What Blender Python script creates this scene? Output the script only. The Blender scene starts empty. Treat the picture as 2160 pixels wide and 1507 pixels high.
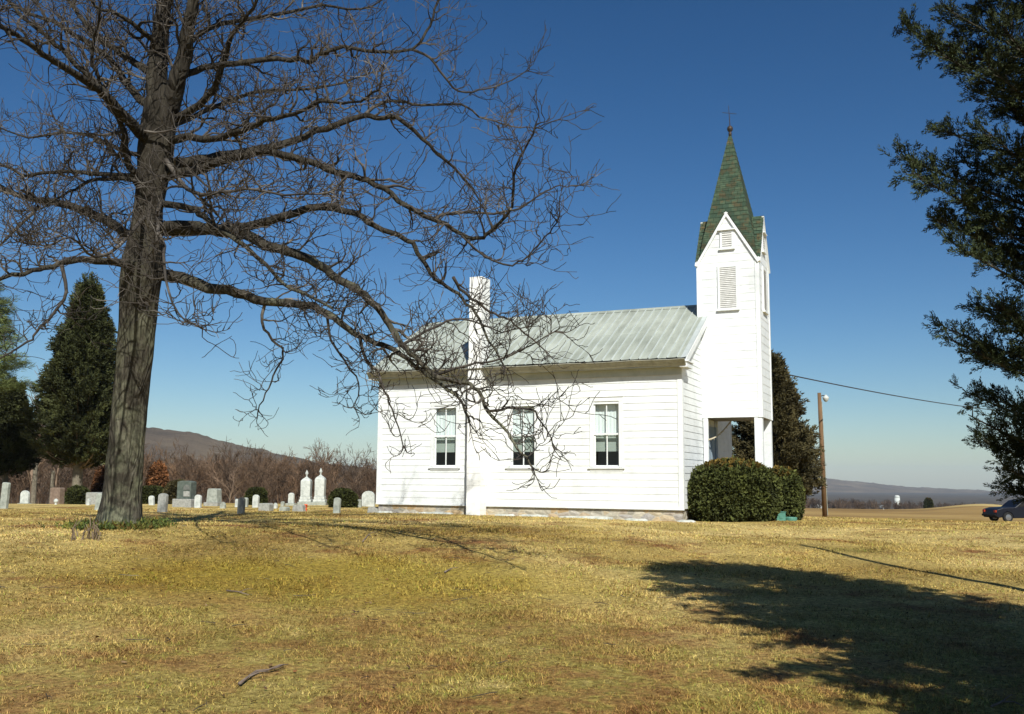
import bpy, math, random
import numpy as np
from mathutils import Vector, Matrix, noise
random.seed(7); rng = np.random.default_rng(7)
R = math.radians
S = bpy.context.scene
COL = S.collection

# ------------------------------------------------------------------ camera
CAM = np.array([6.19, -24.69, 0.73]); YAW, PITCH, ROLL, FPX = .4215, .1269, .0073, 2023.3
_F = np.array([-math.sin(YAW)*math.cos(PITCH), math.cos(YAW)*math.cos(PITCH), math.sin(PITCH)])
_R = np.array([math.cos(YAW), math.sin(YAW), 0]); _U = np.cross(_R, _F)
_R2 = math.cos(ROLL)*_R + math.sin(ROLL)*_U; _U2 = math.cos(ROLL)*_U - math.sin(ROLL)*_R
cd = bpy.data.cameras.new('camera'); cam = bpy.data.objects.new('camera', cd); COL.objects.link(cam)
M = Matrix([[_R2[i], _U2[i], -_F[i], CAM[i]] for i in range(3)] + [[0, 0, 0, 1]])
cam.matrix_world = M
cd.sensor_width = 36; cd.lens = FPX/2160*36; cd.clip_end = 30000; cd.clip_start = .05
S.camera = cam
def ray(px, py):
    return _F + _R2*((px-1080)/FPX) - _U2*((py-753.5)/FPX)
def at(px, py, D):
    return CAM + ray(px, py)*D

# ------------------------------------------------------------------ terrain
TL = [(0,-.86),(6,-.82),(10,-.70),(13,-.49),(15,-.31),(17,-.19),(19,-.18),(23,-.23),(29,-.27),(36,-.33),(48,-.5),(60,-.95),(80,-1.8),(120,-3.2),(200,-5.5),(400,-11),(1000,-22),(3500,-40),(9000,-70)]
TR = [(0,-.86),(6,-.82),(10,-.72),(14,-.58),(19,-.44),(23,-.35),(26,-.32),(31,-.38),(40,-.65),(50,-1.1),(67,-1.66),(100,-2.7),(150,-4.1),(220,-5.2),(260,-6.0),(300,-8.5),(500,-16),(1000,-24),(3500,-40),(9000,-70)]
def _sm(t): t = min(1, max(0, t)); return t*t*(3-2*t)
def ground(x, y):
    dx, dy = x-CAM[0], y-CAM[1]
    rt = dx*_R[0]+dy*_R[1]; fw = -dx*_R[1]+dy*_R[0]
    d = math.hypot(dx, dy); ph = math.degrees(math.atan2(rt, fw))
    l = np.interp(d, *zip(*TL)); r = np.interp(d, *zip(*TR))
    if ph > 120: t = _sm((180-ph)/60)
    else: t = _sm((ph+6)/20)
    h = l*(1-t)+r*t
    h += 1.7*math.exp(-((ph-26)/2.4)**2-((d-250)/60)**2)
    n = noise.noise(Vector((x*.25, y*.25, 3)))*.05 + noise.noise(Vector((x*1.3, y*1.3, 8)))*.014
    n *= 1 if d < 60 else 60/d
    # a low mound round the old tree
    ddx, ddy = x-TREE[0], y-TREE[1]
    h += .05*math.exp(-(ddx*ddx+ddy*ddy)/1.2)
    return h + n
TREE = (0, 0); _t = at(252, 1118, 16.8); TREE = (float(_t[0]), float(_t[1]))
def hit(px, py, dmax=400):
    r = ray(px, py); t = 3.
    while t < dmax:
        p = CAM+r*t
        if p[2] <= ground(p[0], p[1]):
            return np.array([p[0], p[1], ground(p[0], p[1])]), t
        t += .05 if t < 60 else .5
    p = CAM+r*dmax; return np.array([p[0], p[1], ground(p[0], p[1])]), dmax
def depth_of(p): return float((np.array(p)-CAM) @ _F)

# ------------------------------------------------------------------ materials
def mat(name, base, rough=.8, metal=0., spec=.3):
    m = bpy.data.materials.new(name); m.use_nodes = True
    b = m.node_tree.nodes['Principled BSDF']
    b.inputs['Base Color'].default_value = (*base, 1); b.inputs['Roughness'].default_value = rough
    b.inputs['Metallic'].default_value = metal; b.inputs['Specular IOR Level'].default_value = spec
    return m
def N(m, t, **kw):
    n = m.node_tree.nodes.new(t)
    for k, v in kw.items():
        if k in n.inputs: n.inputs[k].default_value = v
        else: setattr(n, k, v)
    return n
def L(m, a, b): m.node_tree.links.new(a, b)
def BS(m): return m.node_tree.nodes['Principled BSDF']
def coord(m, scale=(1, 1, 1), kind='Object'):
    if kind == 'World':
        src = N(m, 'ShaderNodeNewGeometry').outputs['Position']
    else: src = N(m, 'ShaderNodeTexCoord').outputs[kind]
    mp = N(m, 'ShaderNodeMapping'); mp.inputs['Scale'].default_value = scale
    L(m, src, mp.inputs['Vector']); return mp.outputs['Vector']
def nz(m, vec, scale, detail=4, rough=.55):
    n = N(m, 'ShaderNodeTexNoise'); n.inputs['Scale'].default_value = scale; n.inputs['Detail'].default_value = detail
    n.inputs['Roughness'].default_value = rough; L(m, vec, n.inputs['Vector']); return n.outputs['Fac']
def ramp(m, fac, stops):
    n = N(m, 'ShaderNodeValToRGB'); e = n.color_ramp.elements
    while len(e) < len(stops): e.new(.5)
    for el, (p, c) in zip(e, stops): el.position = p; el.color = (*c, 1) if len(c) == 3 else c
    L(m, fac, n.inputs['Fac']); return n.outputs['Color']
def mix(m, fac, a, b, mode='MIX'):
    n = N(m, 'ShaderNodeMix'); n.data_type = 'RGBA'; n.blend_type = mode
    for s, v in ((0, fac), (6, a), (7, b)):
        if hasattr(v, 'links') or hasattr(v, 'is_linked'): L(m, v, n.inputs[s])
        else: n.inputs[s].default_value = v if s == 0 else (*v, 1)
    return n.outputs[2]
def bump(m, h, strength=.5, dist=.02):
    n = N(m, 'ShaderNodeBump'); n.inputs['Strength'].default_value = strength; n.inputs['Distance'].default_value = dist
    L(m, h, n.inputs['Height']); L(m, n.outputs[0], BS(m).inputs['Normal'])
def noisy(name, stops, scale=3, rough=.85, metal=0, b=.4, bd=.02, stretch=(1, 1, 1), kind='Object', detail=6, spec=.3):
    m = mat(name, stops[0][1], rough, metal, spec)
    v = coord(m, stretch, kind); f = nz(m, v, scale, detail, .65)
    L(m, ramp(m, f, stops), BS(m).inputs['Base Color'])
    if b: bump(m, nz(m, v, scale*4, 5, .7), b, bd)
    return m

M_paint = noisy('white_paint', [(.3, (.60, .62, .61)), (.5, (.72, .74, .73)), (.8, (.76, .77, .76))], 1.6, .55, b=.12, bd=.004)
_src = BS(M_paint).inputs['Base Color'].links[0].from_socket   # thin streaks of grime and peeling paint
_pe = ramp(M_paint, nz(M_paint, coord(M_paint, (1.2, 1.2, 5)), 3.1, 9, .8), [(.30, (.42, .40, .36)), (.37, (.9, .9, .89)), (.5, (1, 1, 1))])
L(M_paint, mix(M_paint, 1., _src, _pe, 'MULTIPLY'), BS(M_paint).inputs['Base Color'])
M_paint2 = noisy('white_paint_chimney', [(.28, (.42, .42, .38)), (.40, (.74, .74, .71)), (.7, (.83, .83, .81))], 2.2, .7, b=.5, bd=.012)
M_trim = noisy('shaded_trim_paint', [(.3, (.34, .36, .33)), (.6, (.46, .48, .45))], 2.5, .6, b=.1, bd=.003)  # eave shade put into the weathered grey of soffit, fascia and frieze
M_gutter = noisy('aged_shaded_gutter_paint', [(.3, (.22, .215, .165)), (.6, (.36, .355, .29))], 5, .6, b=.1, bd=.003)  # gutter's shade and ground bounce put into its aged olive tone
M_dark = mat('dark_gap', (.02, .02, .02), .9)
M_soffitwood = noisy('porch_ceiling_wood', [(.3, (.22, .19, .14)), (.7, (.34, .30, .23))], 4, .8, stretch=(1, 12, 1))
M_door = noisy('grey_blue_door_paint', [(.3, (.22, .28, .33)), (.7, (.30, .37, .42))], 3, .5, b=.05)
M_floor = noisy('concrete', [(.3, (.28, .27, .25)), (.7, (.40, .39, .36))], 6, .9)
M_inside = mat('dim_interior_plaster', (.16, .14, .11), .9)
M_curtain = noisy('white_curtain', [(.3, (.74, .78, .80)), (.7, (.84, .87, .88))], 2, .9, stretch=(14, 14, .4), b=.1)
M_shade = mat('grey_green_shade_cloth', (.34, .38, .35), .8)
M_iron = mat('dark_iron', (.06, .045, .035), .6, .6)
M_louver = noisy('louver_paint', [(.3, (.48, .47, .43)), (.7, (.66, .65, .62))], 8, .6, b=.1)

# galvanised roof
M_roof = mat('weathered_tin_roof', (.4, .43, .4), .6, .15, .5)
v = coord(M_roof, (1, .22, .22)); v2 = coord(M_roof)
c1 = ramp(M_roof, nz(M_roof, v, 2.2, 7, .7), [(.28, (.24, .255, .215)), (.45, (.33, .35, .30)), (.62, (.40, .425, .37)), (.8, (.46, .48, .42))])
c2 = ramp(M_roof, nz(M_roof, v2, .8, 4), [(.35, (.78, .80, .78)), (.7, (1.1, 1.1, 1.08))])
L(M_roof, mix(M_roof, 1., c1, c2, 'MULTIPLY'), BS(M_roof).inputs['Base Color']); bump(M_roof, nz(M_roof, v2, 5, 4), .25, .02)

# green spire shingles, laid by UV (metres)
M_sh = mat('green_shingles', (.05, .14, .07), .8)
uv = N(M_sh, 'ShaderNodeTexCoord').outputs['UV']
br = N(M_sh, 'ShaderNodeTexBrick'); br.offset = .5
for k, vv in (('Scale', 1.), ('Mortar Size', .008), ('Brick Width', .17), ('Row Height', .13), ('Bias', -.1)): br.inputs[k].default_value = vv
br.inputs['Color1'].default_value = (.030, .058, .036, 1); br.inputs['Color2'].default_value = (.066, .098, .058, 1); br.inputs['Mortar'].default_value = (.018, .04, .022, 1)
L(M_sh, uv, br.inputs['Vector'])
sp = ramp(M_sh, nz(M_sh, coord(M_sh, kind='UV'), 3.2, 6, .75), [(.34, (1.15, 1.15, 1.15)), (.50, (.85, .85, .8)), (.60, (1.7, .80, .6)), (.72, (.6, .45, .4))])
L(M_sh, mix(M_sh, 1., br.outputs['Color'], sp, 'MULTIPLY'), BS(M_sh).inputs['Base Color']); bump(M_sh, br.outputs['Fac'], -.5, .01)

# rubble foundation
M_stone = mat('rubble_stone', (.4, .36, .28), .9)
v = coord(M_stone, (1, 1, 1.7)); vo = N(M_stone, 'ShaderNodeTexVoronoi'); vo.inputs['Scale'].default_value = 3.4; L(M_stone, v, vo.inputs['Vector'])
vd = N(M_stone, 'ShaderNodeTexVoronoi', feature='DISTANCE_TO_EDGE'); vd.inputs['Scale'].default_value = 3.4; L(M_stone, v, vd.inputs['Vector'])
sep = N(M_stone, 'ShaderNodeSeparateColor'); L(M_stone, vo.outputs['Color'], sep.inputs[0])
sc = ramp(M_stone, sep.outputs[0], [(0, (.30, .28, .24)), (.3, (.46, .42, .33)), (.6, (.50, .36, .20)), (.8, (.36, .34, .32)), (1, (.55, .50, .40))])
sn = mix(M_stone, 1., sc, ramp(M_stone, nz(M_stone, v, 14, 5), [(.3, (.7, .7, .7)), (.7, (1.1, 1.1, 1.1))]), 'MULTIPLY')
ed = N(M_stone, 'ShaderNodeMath', operation='GREATER_THAN'); L(M_stone, vd.outputs['Distance'], ed.inputs[0]); ed.inputs[1].default_value = .035
L(M_stone, mix(M_stone, ed.outputs[0], (.40, .37, .30), sn), BS(M_stone).inputs['Base Color']); bump(M_stone, vd.outputs['Distance'], 1., .05)

# lawn
PATCH = hit(760, 1225)[0]
def lawn_color(m):
    v = coord(m, kind='World')
    big = ramp(m, nz(m, v, .16, 3, .5), [(.34, (.31, .215, .066)), (.46, (.47, .35, .118)), (.58, (.60, .46, .19)), (.72, (.36, .275, .07))])
    med = ramp(m, nz(m, v, .9, 5, .65), [(.34, (.62, .60, .52)), (.5, (1., 1., 1.)), (.66, (1.2, 1.18, 1.12))])
    c = mix(m, .85, big, med, 'MULTIPLY')
    vs = coord(m, (1, 1.0, 1), 'World')
    f = nz(m, vs, .55, 6, .7); rr = ramp(m, f, [(.54, (0, 0, 0)), (.66, (.85, .85, .85))])
    c = mix(m, rr, c, (.23, .09, .038))
    f2 = ramp(m, nz(m, coord(m, (1.1, .9, 1), 'World'), .42, 5, .65), [(.58, (0, 0, 0)), (.74, (.6, .6, .6))])
    c = mix(m, f2, c, (.17, .19, .045))
    # an olive-gold patch in the hollow before the old tree
    vm = N(m, 'ShaderNodeMapping', vector_type='POINT'); g_ = N(m, 'ShaderNodeNewGeometry'); pc = PATCH
    vm.inputs['Location'].default_value = (-pc[0]*math.cos(YAW)-pc[1]*math.sin(YAW), pc[0]*math.sin(YAW)-pc[1]*math.cos(YAW), 0); vm.inputs['Rotation'].default_value = (0, 0, -YAW)
    L(m, g_.outputs['Position'], vm.inputs['Vector']); sc_ = N(m, 'ShaderNodeVectorMath', operation='MULTIPLY'); sc_.inputs[1].default_value = (1/3.6, 1/1.9, 0); L(m, vm.outputs[0], sc_.inputs[0])
    ln_ = N(m, 'ShaderNodeVectorMath', operation='LENGTH'); L(m, sc_.outputs[0], ln_.inputs[0]); ad = N(m, 'ShaderNodeMath', operation='ADD'); L(m, ln_.outputs['Value'], ad.inputs[0]); L(m, nz(m, v, .8, 4), ad.inputs[1])
    pm = ramp(m, ad.outputs[0], [(.0, (.75, .75, .75)), (.95, (.65, .65, .65)), (1., (.0, .0, .0))]); mr = N(m, 'ShaderNodeMapRange'); L(m, ad.outputs[0], mr.inputs[0]); mr.inputs[1].default_value = 1.1; mr.inputs[2].default_value = 1.75; mr.inputs[3].default_value = .75; mr.inputs[4].default_value = 0
    c = mix(m, mr.outputs[0], c, (.33, .245, .032))
    # worn, browner turf nearest the road side of the lawn
    d2 = N(m, 'ShaderNodeVectorMath', operation='DISTANCE'); L(m, g_.outputs['Position'], d2.inputs[0]); d2.inputs[1].default_value = (CAM[0]-_F[0]*-1.5, CAM[1]-_F[1]*-1.5, -.8)
    a2 = N(m, 'ShaderNodeMath', operation='MULTIPLY_ADD'); L(m, nz(m, v, .5, 4), a2.inputs[0]); a2.inputs[1].default_value = -7; L(m, d2.outputs['Value'], a2.inputs[2])
    m2 = N(m, 'ShaderNodeMapRange'); L(m, a2.outputs[0], m2.inputs[0]); m2.inputs[1].default_value = 2; m2.inputs[2].default_value = 8.5; m2.inputs[3].default_value = .85; m2.inputs[4].default_value = 0
    worn = ramp(m, nz(m, v, 1.5, 8, .78), [(.37, (.19, .08, .030)), (.46, (.33, .195, .065)), (.55, (.30, .245, .06)), (.66, (.52, .40, .15))])
    return mix(m, m2.outputs[0], c, worn)
M_lawn = mat('dry_lawn', (.4, .3, .1), .95, spec=.1)
att = N(M_lawn, 'ShaderNodeAttribute', attribute_name='field')
vw = coord(M_lawn, kind='World')
fieldc = ramp(M_lawn, nz(M_lawn, coord(M_lawn, (.35, .35, 1), 'World'), .08, 6), [(.35, (.19, .115, .042)), (.5, (.30, .195, .07)), (.66, (.38, .26, .095))])
hillc = ramp(M_lawn, nz(M_lawn, vw, .02, 6), [(.3, (.40, .29, .11)), (.7, (.50, .38, .16))])
fine = ramp(M_lawn, nz(M_lawn, vw, 17, 7, .85), [(.36, (.20, .16, .10)), (.5, (.85, .84, .80)), (.64, (1.65, 1.62, 1.55))])
near = mix(M_lawn, .9, lawn_color(M_lawn), fine, 'MULTIPLY')
sepf = N(M_lawn, 'ShaderNodeSeparateColor'); L(M_lawn, att.outputs['Color'], sepf.inputs[0])
c = mix(M_lawn, sepf.outputs[0], near, fieldc); c = mix(M_lawn, sepf.outputs[1], c, hillc); c = mix(M_lawn, sepf.outputs[2], c, ramp(M_lawn, nz(M_lawn, vw, .02, 6), [(.35, (.045, .036, .026)), (.65, (.10, .078, .055))]))
L(M_lawn, c, BS(M_lawn).inputs['Base Color']); bump(M_lawn, nz(M_lawn, vw, 16, 6, .8), .9, .05)
M_grass = mat('grass_blades', (.4, .3, .1), .75, spec=.2)
ga = N(M_grass, 'ShaderNodeAttribute', attribute_name='tint')
L(M_grass, mix(M_grass, 1., lawn_color(M_grass), ga.outputs['Color'], 'MULTIPLY'), BS(M_grass).inputs['Base Color'])

# bark
def bark(name, a, b, c, sc=1.):
    m = mat(name, a, .95, spec=.15); v = coord(m, (1, 1, .18))
    f = nz(m, v, 9*sc, 8, .75); col = ramp(m, f, [(.32, a), (.5, b), (.68, c)])
    li = ramp(m, nz(m, coord(m), 1.7, 5, .7), [(.46, (0, 0, 0)), (.64, (.55, .55, .55))])
    sx = N(m, 'ShaderNodeSeparateXYZ'); L(m, coord(m, kind='World'), sx.inputs[0])
    hi = N(m, 'ShaderNodeMapRange'); L(m, sx.outputs[2], hi.inputs[0]); hi.inputs[1].default_value = 5.5; hi.inputs[2].default_value = .2
    mm = N(m, 'ShaderNodeMath', operation='MULTIPLY'); L(m, li, mm.inputs[0]); L(m, hi.outputs[0], mm.inputs[1])
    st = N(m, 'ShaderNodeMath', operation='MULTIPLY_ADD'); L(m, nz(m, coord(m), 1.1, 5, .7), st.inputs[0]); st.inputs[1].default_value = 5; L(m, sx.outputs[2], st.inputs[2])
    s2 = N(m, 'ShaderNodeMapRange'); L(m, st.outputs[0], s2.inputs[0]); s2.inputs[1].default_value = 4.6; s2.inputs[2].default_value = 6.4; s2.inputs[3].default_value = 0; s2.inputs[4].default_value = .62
    col = mix(m, s2.outputs[0], col, (.022, .018, .014))  # upper bark darkened: stain plus crown shade put into the colour
    L(m, mix(m, mm.outputs[0], col, (.29, .30, .19)), BS(m).inputs['Base Color'])
    vo = N(m, 'ShaderNodeTexVoronoi', feature='DISTANCE_TO_EDGE'); vo.inputs['Scale'].default_value = 5*sc
    wob = N(m, 'ShaderNodeVectorMath', operation='ADD'); 
    nt = N(m, 'ShaderNodeTexNoise'); nt.inputs['Scale'].default_value = 3; L(m, v, nt.inputs['Vector'])
    L(m, v, wob.inputs[0]); L(m, nt.outputs['Color'], wob.inputs[1]); L(m, wob.outputs[0], vo.inputs['Vector'])
    bump(m, vo.outputs['Distance'], .9, .10); return m
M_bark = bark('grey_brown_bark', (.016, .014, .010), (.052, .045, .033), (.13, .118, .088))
M_twig = noisy('twig_bark', [(.38, (.026, .022, .018)), (.56, (.065, .054, .044)), (.70, (.19, .17, .145))], 1.5, .9, b=0)
M_cbark = noisy('cedar_bark', [(.3, (.10, .07, .045)), (.7, (.24, .18, .12))], 6, .95, stretch=(1, 1, .2))
M_palebark = noisy('pale_bark', [(.3, (.09, .075, .055)), (.7, (.20, .175, .13))], 6, .95)
M_pole = noisy('weathered_pole_wood', [(.3, (.085, .048, .024)), (.7, (.20, .12, .06))], 5, .9, stretch=(1, 1, .08))

def tinted(name, base, rough=.8, trans=0):
    m = mat(name, base, rough, spec=.2); a = N(m, 'ShaderNodeAttribute', attribute_name='tint')
    n = ramp(m, nz(m, coord(m, kind='World'), 1.6, 4, .6), [(.3, (.72, .75, .7)), (.7, (1.25, 1.2, 1.1))])
    L(m, mix(m, 1., mix(m, 1., a.outputs['Color'], (*base,), 'MULTIPLY'), n, 'MULTIPLY'), BS(m).inputs['Base Color']); return m
M_cedar_near = tinted('dark_cedar_foliage', (.042, .055, .022))
M_cedar = tinted('cedar_foliage', (.055, .062, .022))
M_cedar_brown = tinted('winter_bronze_cedar_foliage', (.072, .060, .026))
M_pine = tinted('pine_needles', (.10, .125, .045))
M_bush = tinted('clipped_yew_foliage', (.058, .066, .018))
M_wood = tinted('bare_wood_branches', (.125, .088, .066))
M_rust = tinted('rusty_leaves', (.17, .075, .032))
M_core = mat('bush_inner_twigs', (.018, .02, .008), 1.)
M_weed = tinted('green_weeds', (.08, .11, .028))

def stone(name, a, b, sc=7): return noisy(name, [(.32, a), (.62, b)], sc, .8, b=.25, bd=.01)
G_white = stone('white_marble', (.33, .35, .32), (.55, .57, .53))
G_pale = stone('pale_weathered_marble', (.20, .215, .185), (.36, .38, .33))
G_grey = stone('grey_granite', (.20, .20, .18), (.34, .34, .31), 14)
G_dark = stone('dark_lichened_slate', (.07, .075, .07), (.15, .155, .14))
G_green = stone('dark_green_granite', (.05, .065, .055), (.11, .13, .11))
G_brown = stone('brown_sandstone', (.13, .09, .065), (.22, .16, .12))
M_orange = mat('orange_cloth_flowers', (.75, .12, .03), .8)

# ------------------------------------------------------------------ object helpers
def tag(o, label=None, cat=None, group=None, kind=None):
    if label: o['label'] = label
    if cat: o['category'] = cat
    if group: o['group'] = group
    if kind: o['kind'] = kind
    return o
def empty(name, loc, label=None, cat=None, group=None, rz=0):
    o = bpy.data.objects.new(name, None); COL.objects.link(o); o.location = [float(c) for c in loc]; o.rotation_euler.z = rz
    o.empty_display_size = .2
    return tag(o, label, cat, group)
def link(name, me, m, parent=None, loc=None):
    o = bpy.data.objects.new(name, me); COL.objects.link(o)
    for k in (m if isinstance(m, (list, tuple)) else [m]): me.materials.append(k)
    if parent: o.parent = parent
    if loc is not None: o.location = [float(c) for c in loc]
    return o
class MB:
    def __init__(s): s.v = []; s.f = []; s.uv = None
    def poly(s, pts, uvs=None):
        n = len(s.v); s.v += [tuple(float(c) for c in p) for p in pts]; s.f.append(tuple(range(n, n+len(pts))))
        if uvs is not None:
            if s.uv is None: s.uv = {}
            s.uv[len(s.f)-1] = uvs
    def hexa(s, p):   # p: 4 bottom (ccw from above) + 4 top
        n = len(s.v); s.v += [tuple(float(c) for c in q) for q in p]
        for q in ((3,2,1,0),(4,5,6,7),(0,1,5,4),(1,2,6,5),(2,3,7,6),(3,0,4,7)): s.f.append(tuple(n+i for i in q))
    def box(s, x0, x1, y0, y1, z0, z1, bev=0):
        s.hexa([(x0,y0,z0),(x1,y0,z0),(x1,y1,z0),(x0,y1,z0),(x0,y0,z1),(x1,y0,z1),(x1,y1,z1),(x0,y1,z1)])
    def tube(s, pts, rad, sides=6, cap=True):
        pts = [Vector([float(c) for c in p]) for p in pts]; n = len(pts)
        if n < 2: return
        base = len(s.v); t0 = (pts[1]-pts[0]).normalized()
        a = t0.orthogonal().normalized()
        for i in range(n):
            t = (pts[min(i+1, n-1)]-pts[max(i-1, 0)])
            if t.length < 1e-9: t = t0
            t = t.normalized(); a = (a-t*a.dot(t))
            if a.length < 1e-6: a = t.orthogonal()
            a.normalize(); b = t.cross(a); r = rad[i] if hasattr(rad, '__len__') else rad
            for k in range(sides):
                an = 2*math.pi*k/sides; p = pts[i]+(a*math.cos(an)+b*math.sin(an))*r; s.v.append((p.x, p.y, p.z))
        for i in range(n-1):
            for k in range(sides):
                k2 = (k+1) % sides
                s.f.append((base+i*sides+k, base+i*sides+k2, base+(i+1)*sides+k2, base+(i+1)*sides+k))
        if cap:
            s.f.append(tuple(base+k for k in reversed(range(sides)))); s.f.append(tuple(base+(n-1)*sides+k for k in range(sides)))
    def lathe(s, prof, c=(0, 0, 0), sides=20):
        base = len(s.v)
        for r, z in prof:
            for k in range(sides):
                an = 2*math.pi*k/sides; s.v.append((c[0]+r*math.cos(an), c[1]+r*math.sin(an), c[2]+z))
        for i in range(len(prof)-1):
            for k in range(sides):
                k2 = (k+1) % sides; s.f.append((base+i*sides+k, base+i*sides+k2, base+(i+1)*sides+k2, base+(i+1)*sides+k))
        s.f.append(tuple(base+k for k in reversed(range(sides)))); s.f.append(tuple(base+(len(prof)-1)*sides+k for k in range(sides)))
    def prism(s, outline, y0, y1):   # outline in (x,z), ccw seen from -y
        n = len(s.v); k = len(outline)
        s.v += [(x, y0, z) for x, z in outline]+[(x, y1, z) for x, z in outline]
        s.f.append(tuple(range(n, n+k))); s.f.append(tuple(reversed(range(n+k, n+2*k))))
        for i in range(k):
            j = (i+1) % k; s.f.append((n+j, n+i, n+k+i, n+k+j))
    def build(s, name, m, parent=None, loc=None, smooth=False, bevel=0):
        me = bpy.data.meshes.new(name); me.from_pydata(s.v, [], s.f)
        if s.uv:
            ul = me.uv_layers.new(name='UVMap')
            for fi, uvs in s.uv.items():
                for li, q in zip(me.polygons[fi].loop_indices, uvs): ul.data[li].uv = q
        me.update()
        if smooth:
            me.polygons.foreach_set('use_smooth', [True]*len(me.polygons))
        o = link(name, me, m, parent, loc)
        if bevel:
            b = o.modifiers.new('bevel', 'BEVEL'); b.width = bevel; b.segments = 2; b.limit_method = 'ANGLE'
        return o
def soup(name, V, T, tint, m, parent=None, loc=None, smooth=False):
    """triangle soup from numpy arrays; tint = one value or rgb per vertex"""
    me = bpy.data.meshes.new(name); nv, nt = len(V), len(T)
    me.vertices.add(nv); me.vertices.foreach_set('co', V.astype(np.float32).ravel())
    me.loops.add(nt*3); me.loops.foreach_set('vertex_index', T.astype(np.int32).ravel())
    me.polygons.add(nt); me.polygons.foreach_set('loop_start', np.arange(0, nt*3, 3, dtype=np.int32))
    me.polygons.foreach_set('loop_total', np.full(nt, 3, dtype=np.int32))
    if tint is not None:
        a = me.attributes.new('tint', 'FLOAT_COLOR', 'POINT'); c = np.ones((nv, 4), np.float32)
        c[:, :3] = tint if tint.ndim == 2 else tint[:, None]; a.data.foreach_set('color', c.ravel())
    me.update(calc_edges=True); me.validate()
    if smooth: me.polygons.foreach_set('use_smooth', [True]*nt)
    return link(name, me, m, parent, loc)
def rand_rot(n):
    q = rng.normal(size=(n, 4)); q /= np.linalg.norm(q, axis=1)[:, None]; w, x, y, z = q.T
    return np.stack([np.stack([1-2*(y*y+z*z), 2*(x*y-w*z), 2*(x*z+w*y)], -1), np.stack([2*(x*y+w*z), 1-2*(x*x+z*z), 2*(y*z-w*x)], -1), np.stack([2*(x*z-w*y), 2*(y*z+w*x), 1-2*(x*x+y*y)], -1)], 1)
def frames(d, n):
    """rotation matrices whose third column is d, random spin"""
    d = d/np.linalg.norm(d, axis=1)[:, None]; r = rng.normal(size=(n, 3)); a = np.cross(d, r); a /= np.linalg.norm(a, axis=1)[:, None]
    b = np.cross(d, a); return np.stack([a, b, d], 2)
def spray(kind, n, ln, w, spread):
    """a twig of foliage along +z: n thin triangles"""
    V = []; T = []
    for i in range(n):
        t = random.random()**.8; p = np.array([random.gauss(0, spread*.22), random.gauss(0, spread*.22), t])
        d = np.array([random.gauss(0, spread), random.gauss(0, spread), .55+random.random()*.6]); d /= np.linalg.norm(d)
        s = np.cross(d, [random.gauss(0, 1) for _ in range(3)]); s /= np.linalg.norm(s); l = ln*random.uniform(.6, 1.3)
        k = len(V); V += [p-s*w, p+s*w, p+d*l]; T.append((k, k+1, k+2))
        if kind == 'fat': V.append(p+d*l*.7+s*w*1.3); T.append((k+1, k+3, k+2))
    return np.array(V), np.array(T)
def scatter(variants, P, Rm, sc, tv):
    n = len(P); which = rng.integers(0, len(variants), n); VV = []; TT = []; CC = []; off = 0
    for vi, (V, T) in enumerate(variants):
        ix = np.where(which == vi)[0]
        if not len(ix): continue
        W = np.einsum('nij,vj->nvi', Rm[ix], V)*sc[ix][:, None, None]+P[ix][:, None, :]
        VV.append(W.reshape(-1, 3)); TT.append((T[None]+(np.arange(len(ix))*len(V))[:, None, None]+off).reshape(-1, 3)); off += len(ix)*len(V)
        c = tv[ix]; c = np.repeat(c[:, None], len(V), 1); CC.append((c*rng.uniform(.8, 1.2, c.shape[:2]+(1,)*(c.ndim-2))).reshape((-1,)+c.shape[2:]))
    return np.concatenate(VV), np.concatenate(TT), np.concatenate(CC)

# ------------------------------------------------------------------ lights & sky
AZ, EL = R(34), R(41.5)       # shadows run along (-sin AZ, cos AZ)
sd = Vector((-math.sin(AZ)*math.cos(EL), math.cos(AZ)*math.cos(EL), -math.sin(EL)))
sl = bpy.data.lights.new('sun', 'SUN'); sl.energy = 5.0; sl.angle = R(.5); sl.color = (1, .985, .91)
so = bpy.data.objects.new('sun', sl); COL.objects.link(so); so.rotation_euler = sd.to_track_quat('-Z', 'Y').to_euler(); so.location = (10, -30, 30)
W_ = bpy.data.worlds.new('World'); S.world = W_; W_.use_nodes = True; nt = W_.node_tree; bg = nt.nodes['Background']
sky = nt.nodes.new('ShaderNodeTexSky'); sky.sky_type = 'NISHITA'; sky.sun_disc = False; sky.sun_elevation = EL; sky.sun_rotation = math.pi-AZ
sky.air_density = 1.0; sky.dust_density = .35; sky.ozone_density = 3.5; sky.altitude = 200
hs = nt.nodes.new('ShaderNodeHueSaturation'); hs.inputs['Saturation'].default_value = 1.17; hs.inputs['Hue'].default_value = .500
gm = nt.nodes.new('ShaderNodeGamma'); gm.inputs[1].default_value = 1.22
nt.links.new(sky.outputs[0], gm.inputs[0]); nt.links.new(gm.outputs[0], hs.inputs['Color']); nt.links.new(hs.outputs[0], bg.inputs['Color']); bg.inputs['Strength'].default_value = .041
S.view_settings.view_transform = 'Standard'; S.view_settings.look = 'None'; S.view_settings.exposure = .38; S.view_settings.gamma = 1
S.cycles.max_bounces = 6; S.cycles.transparent_max_bounces = 8

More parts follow.
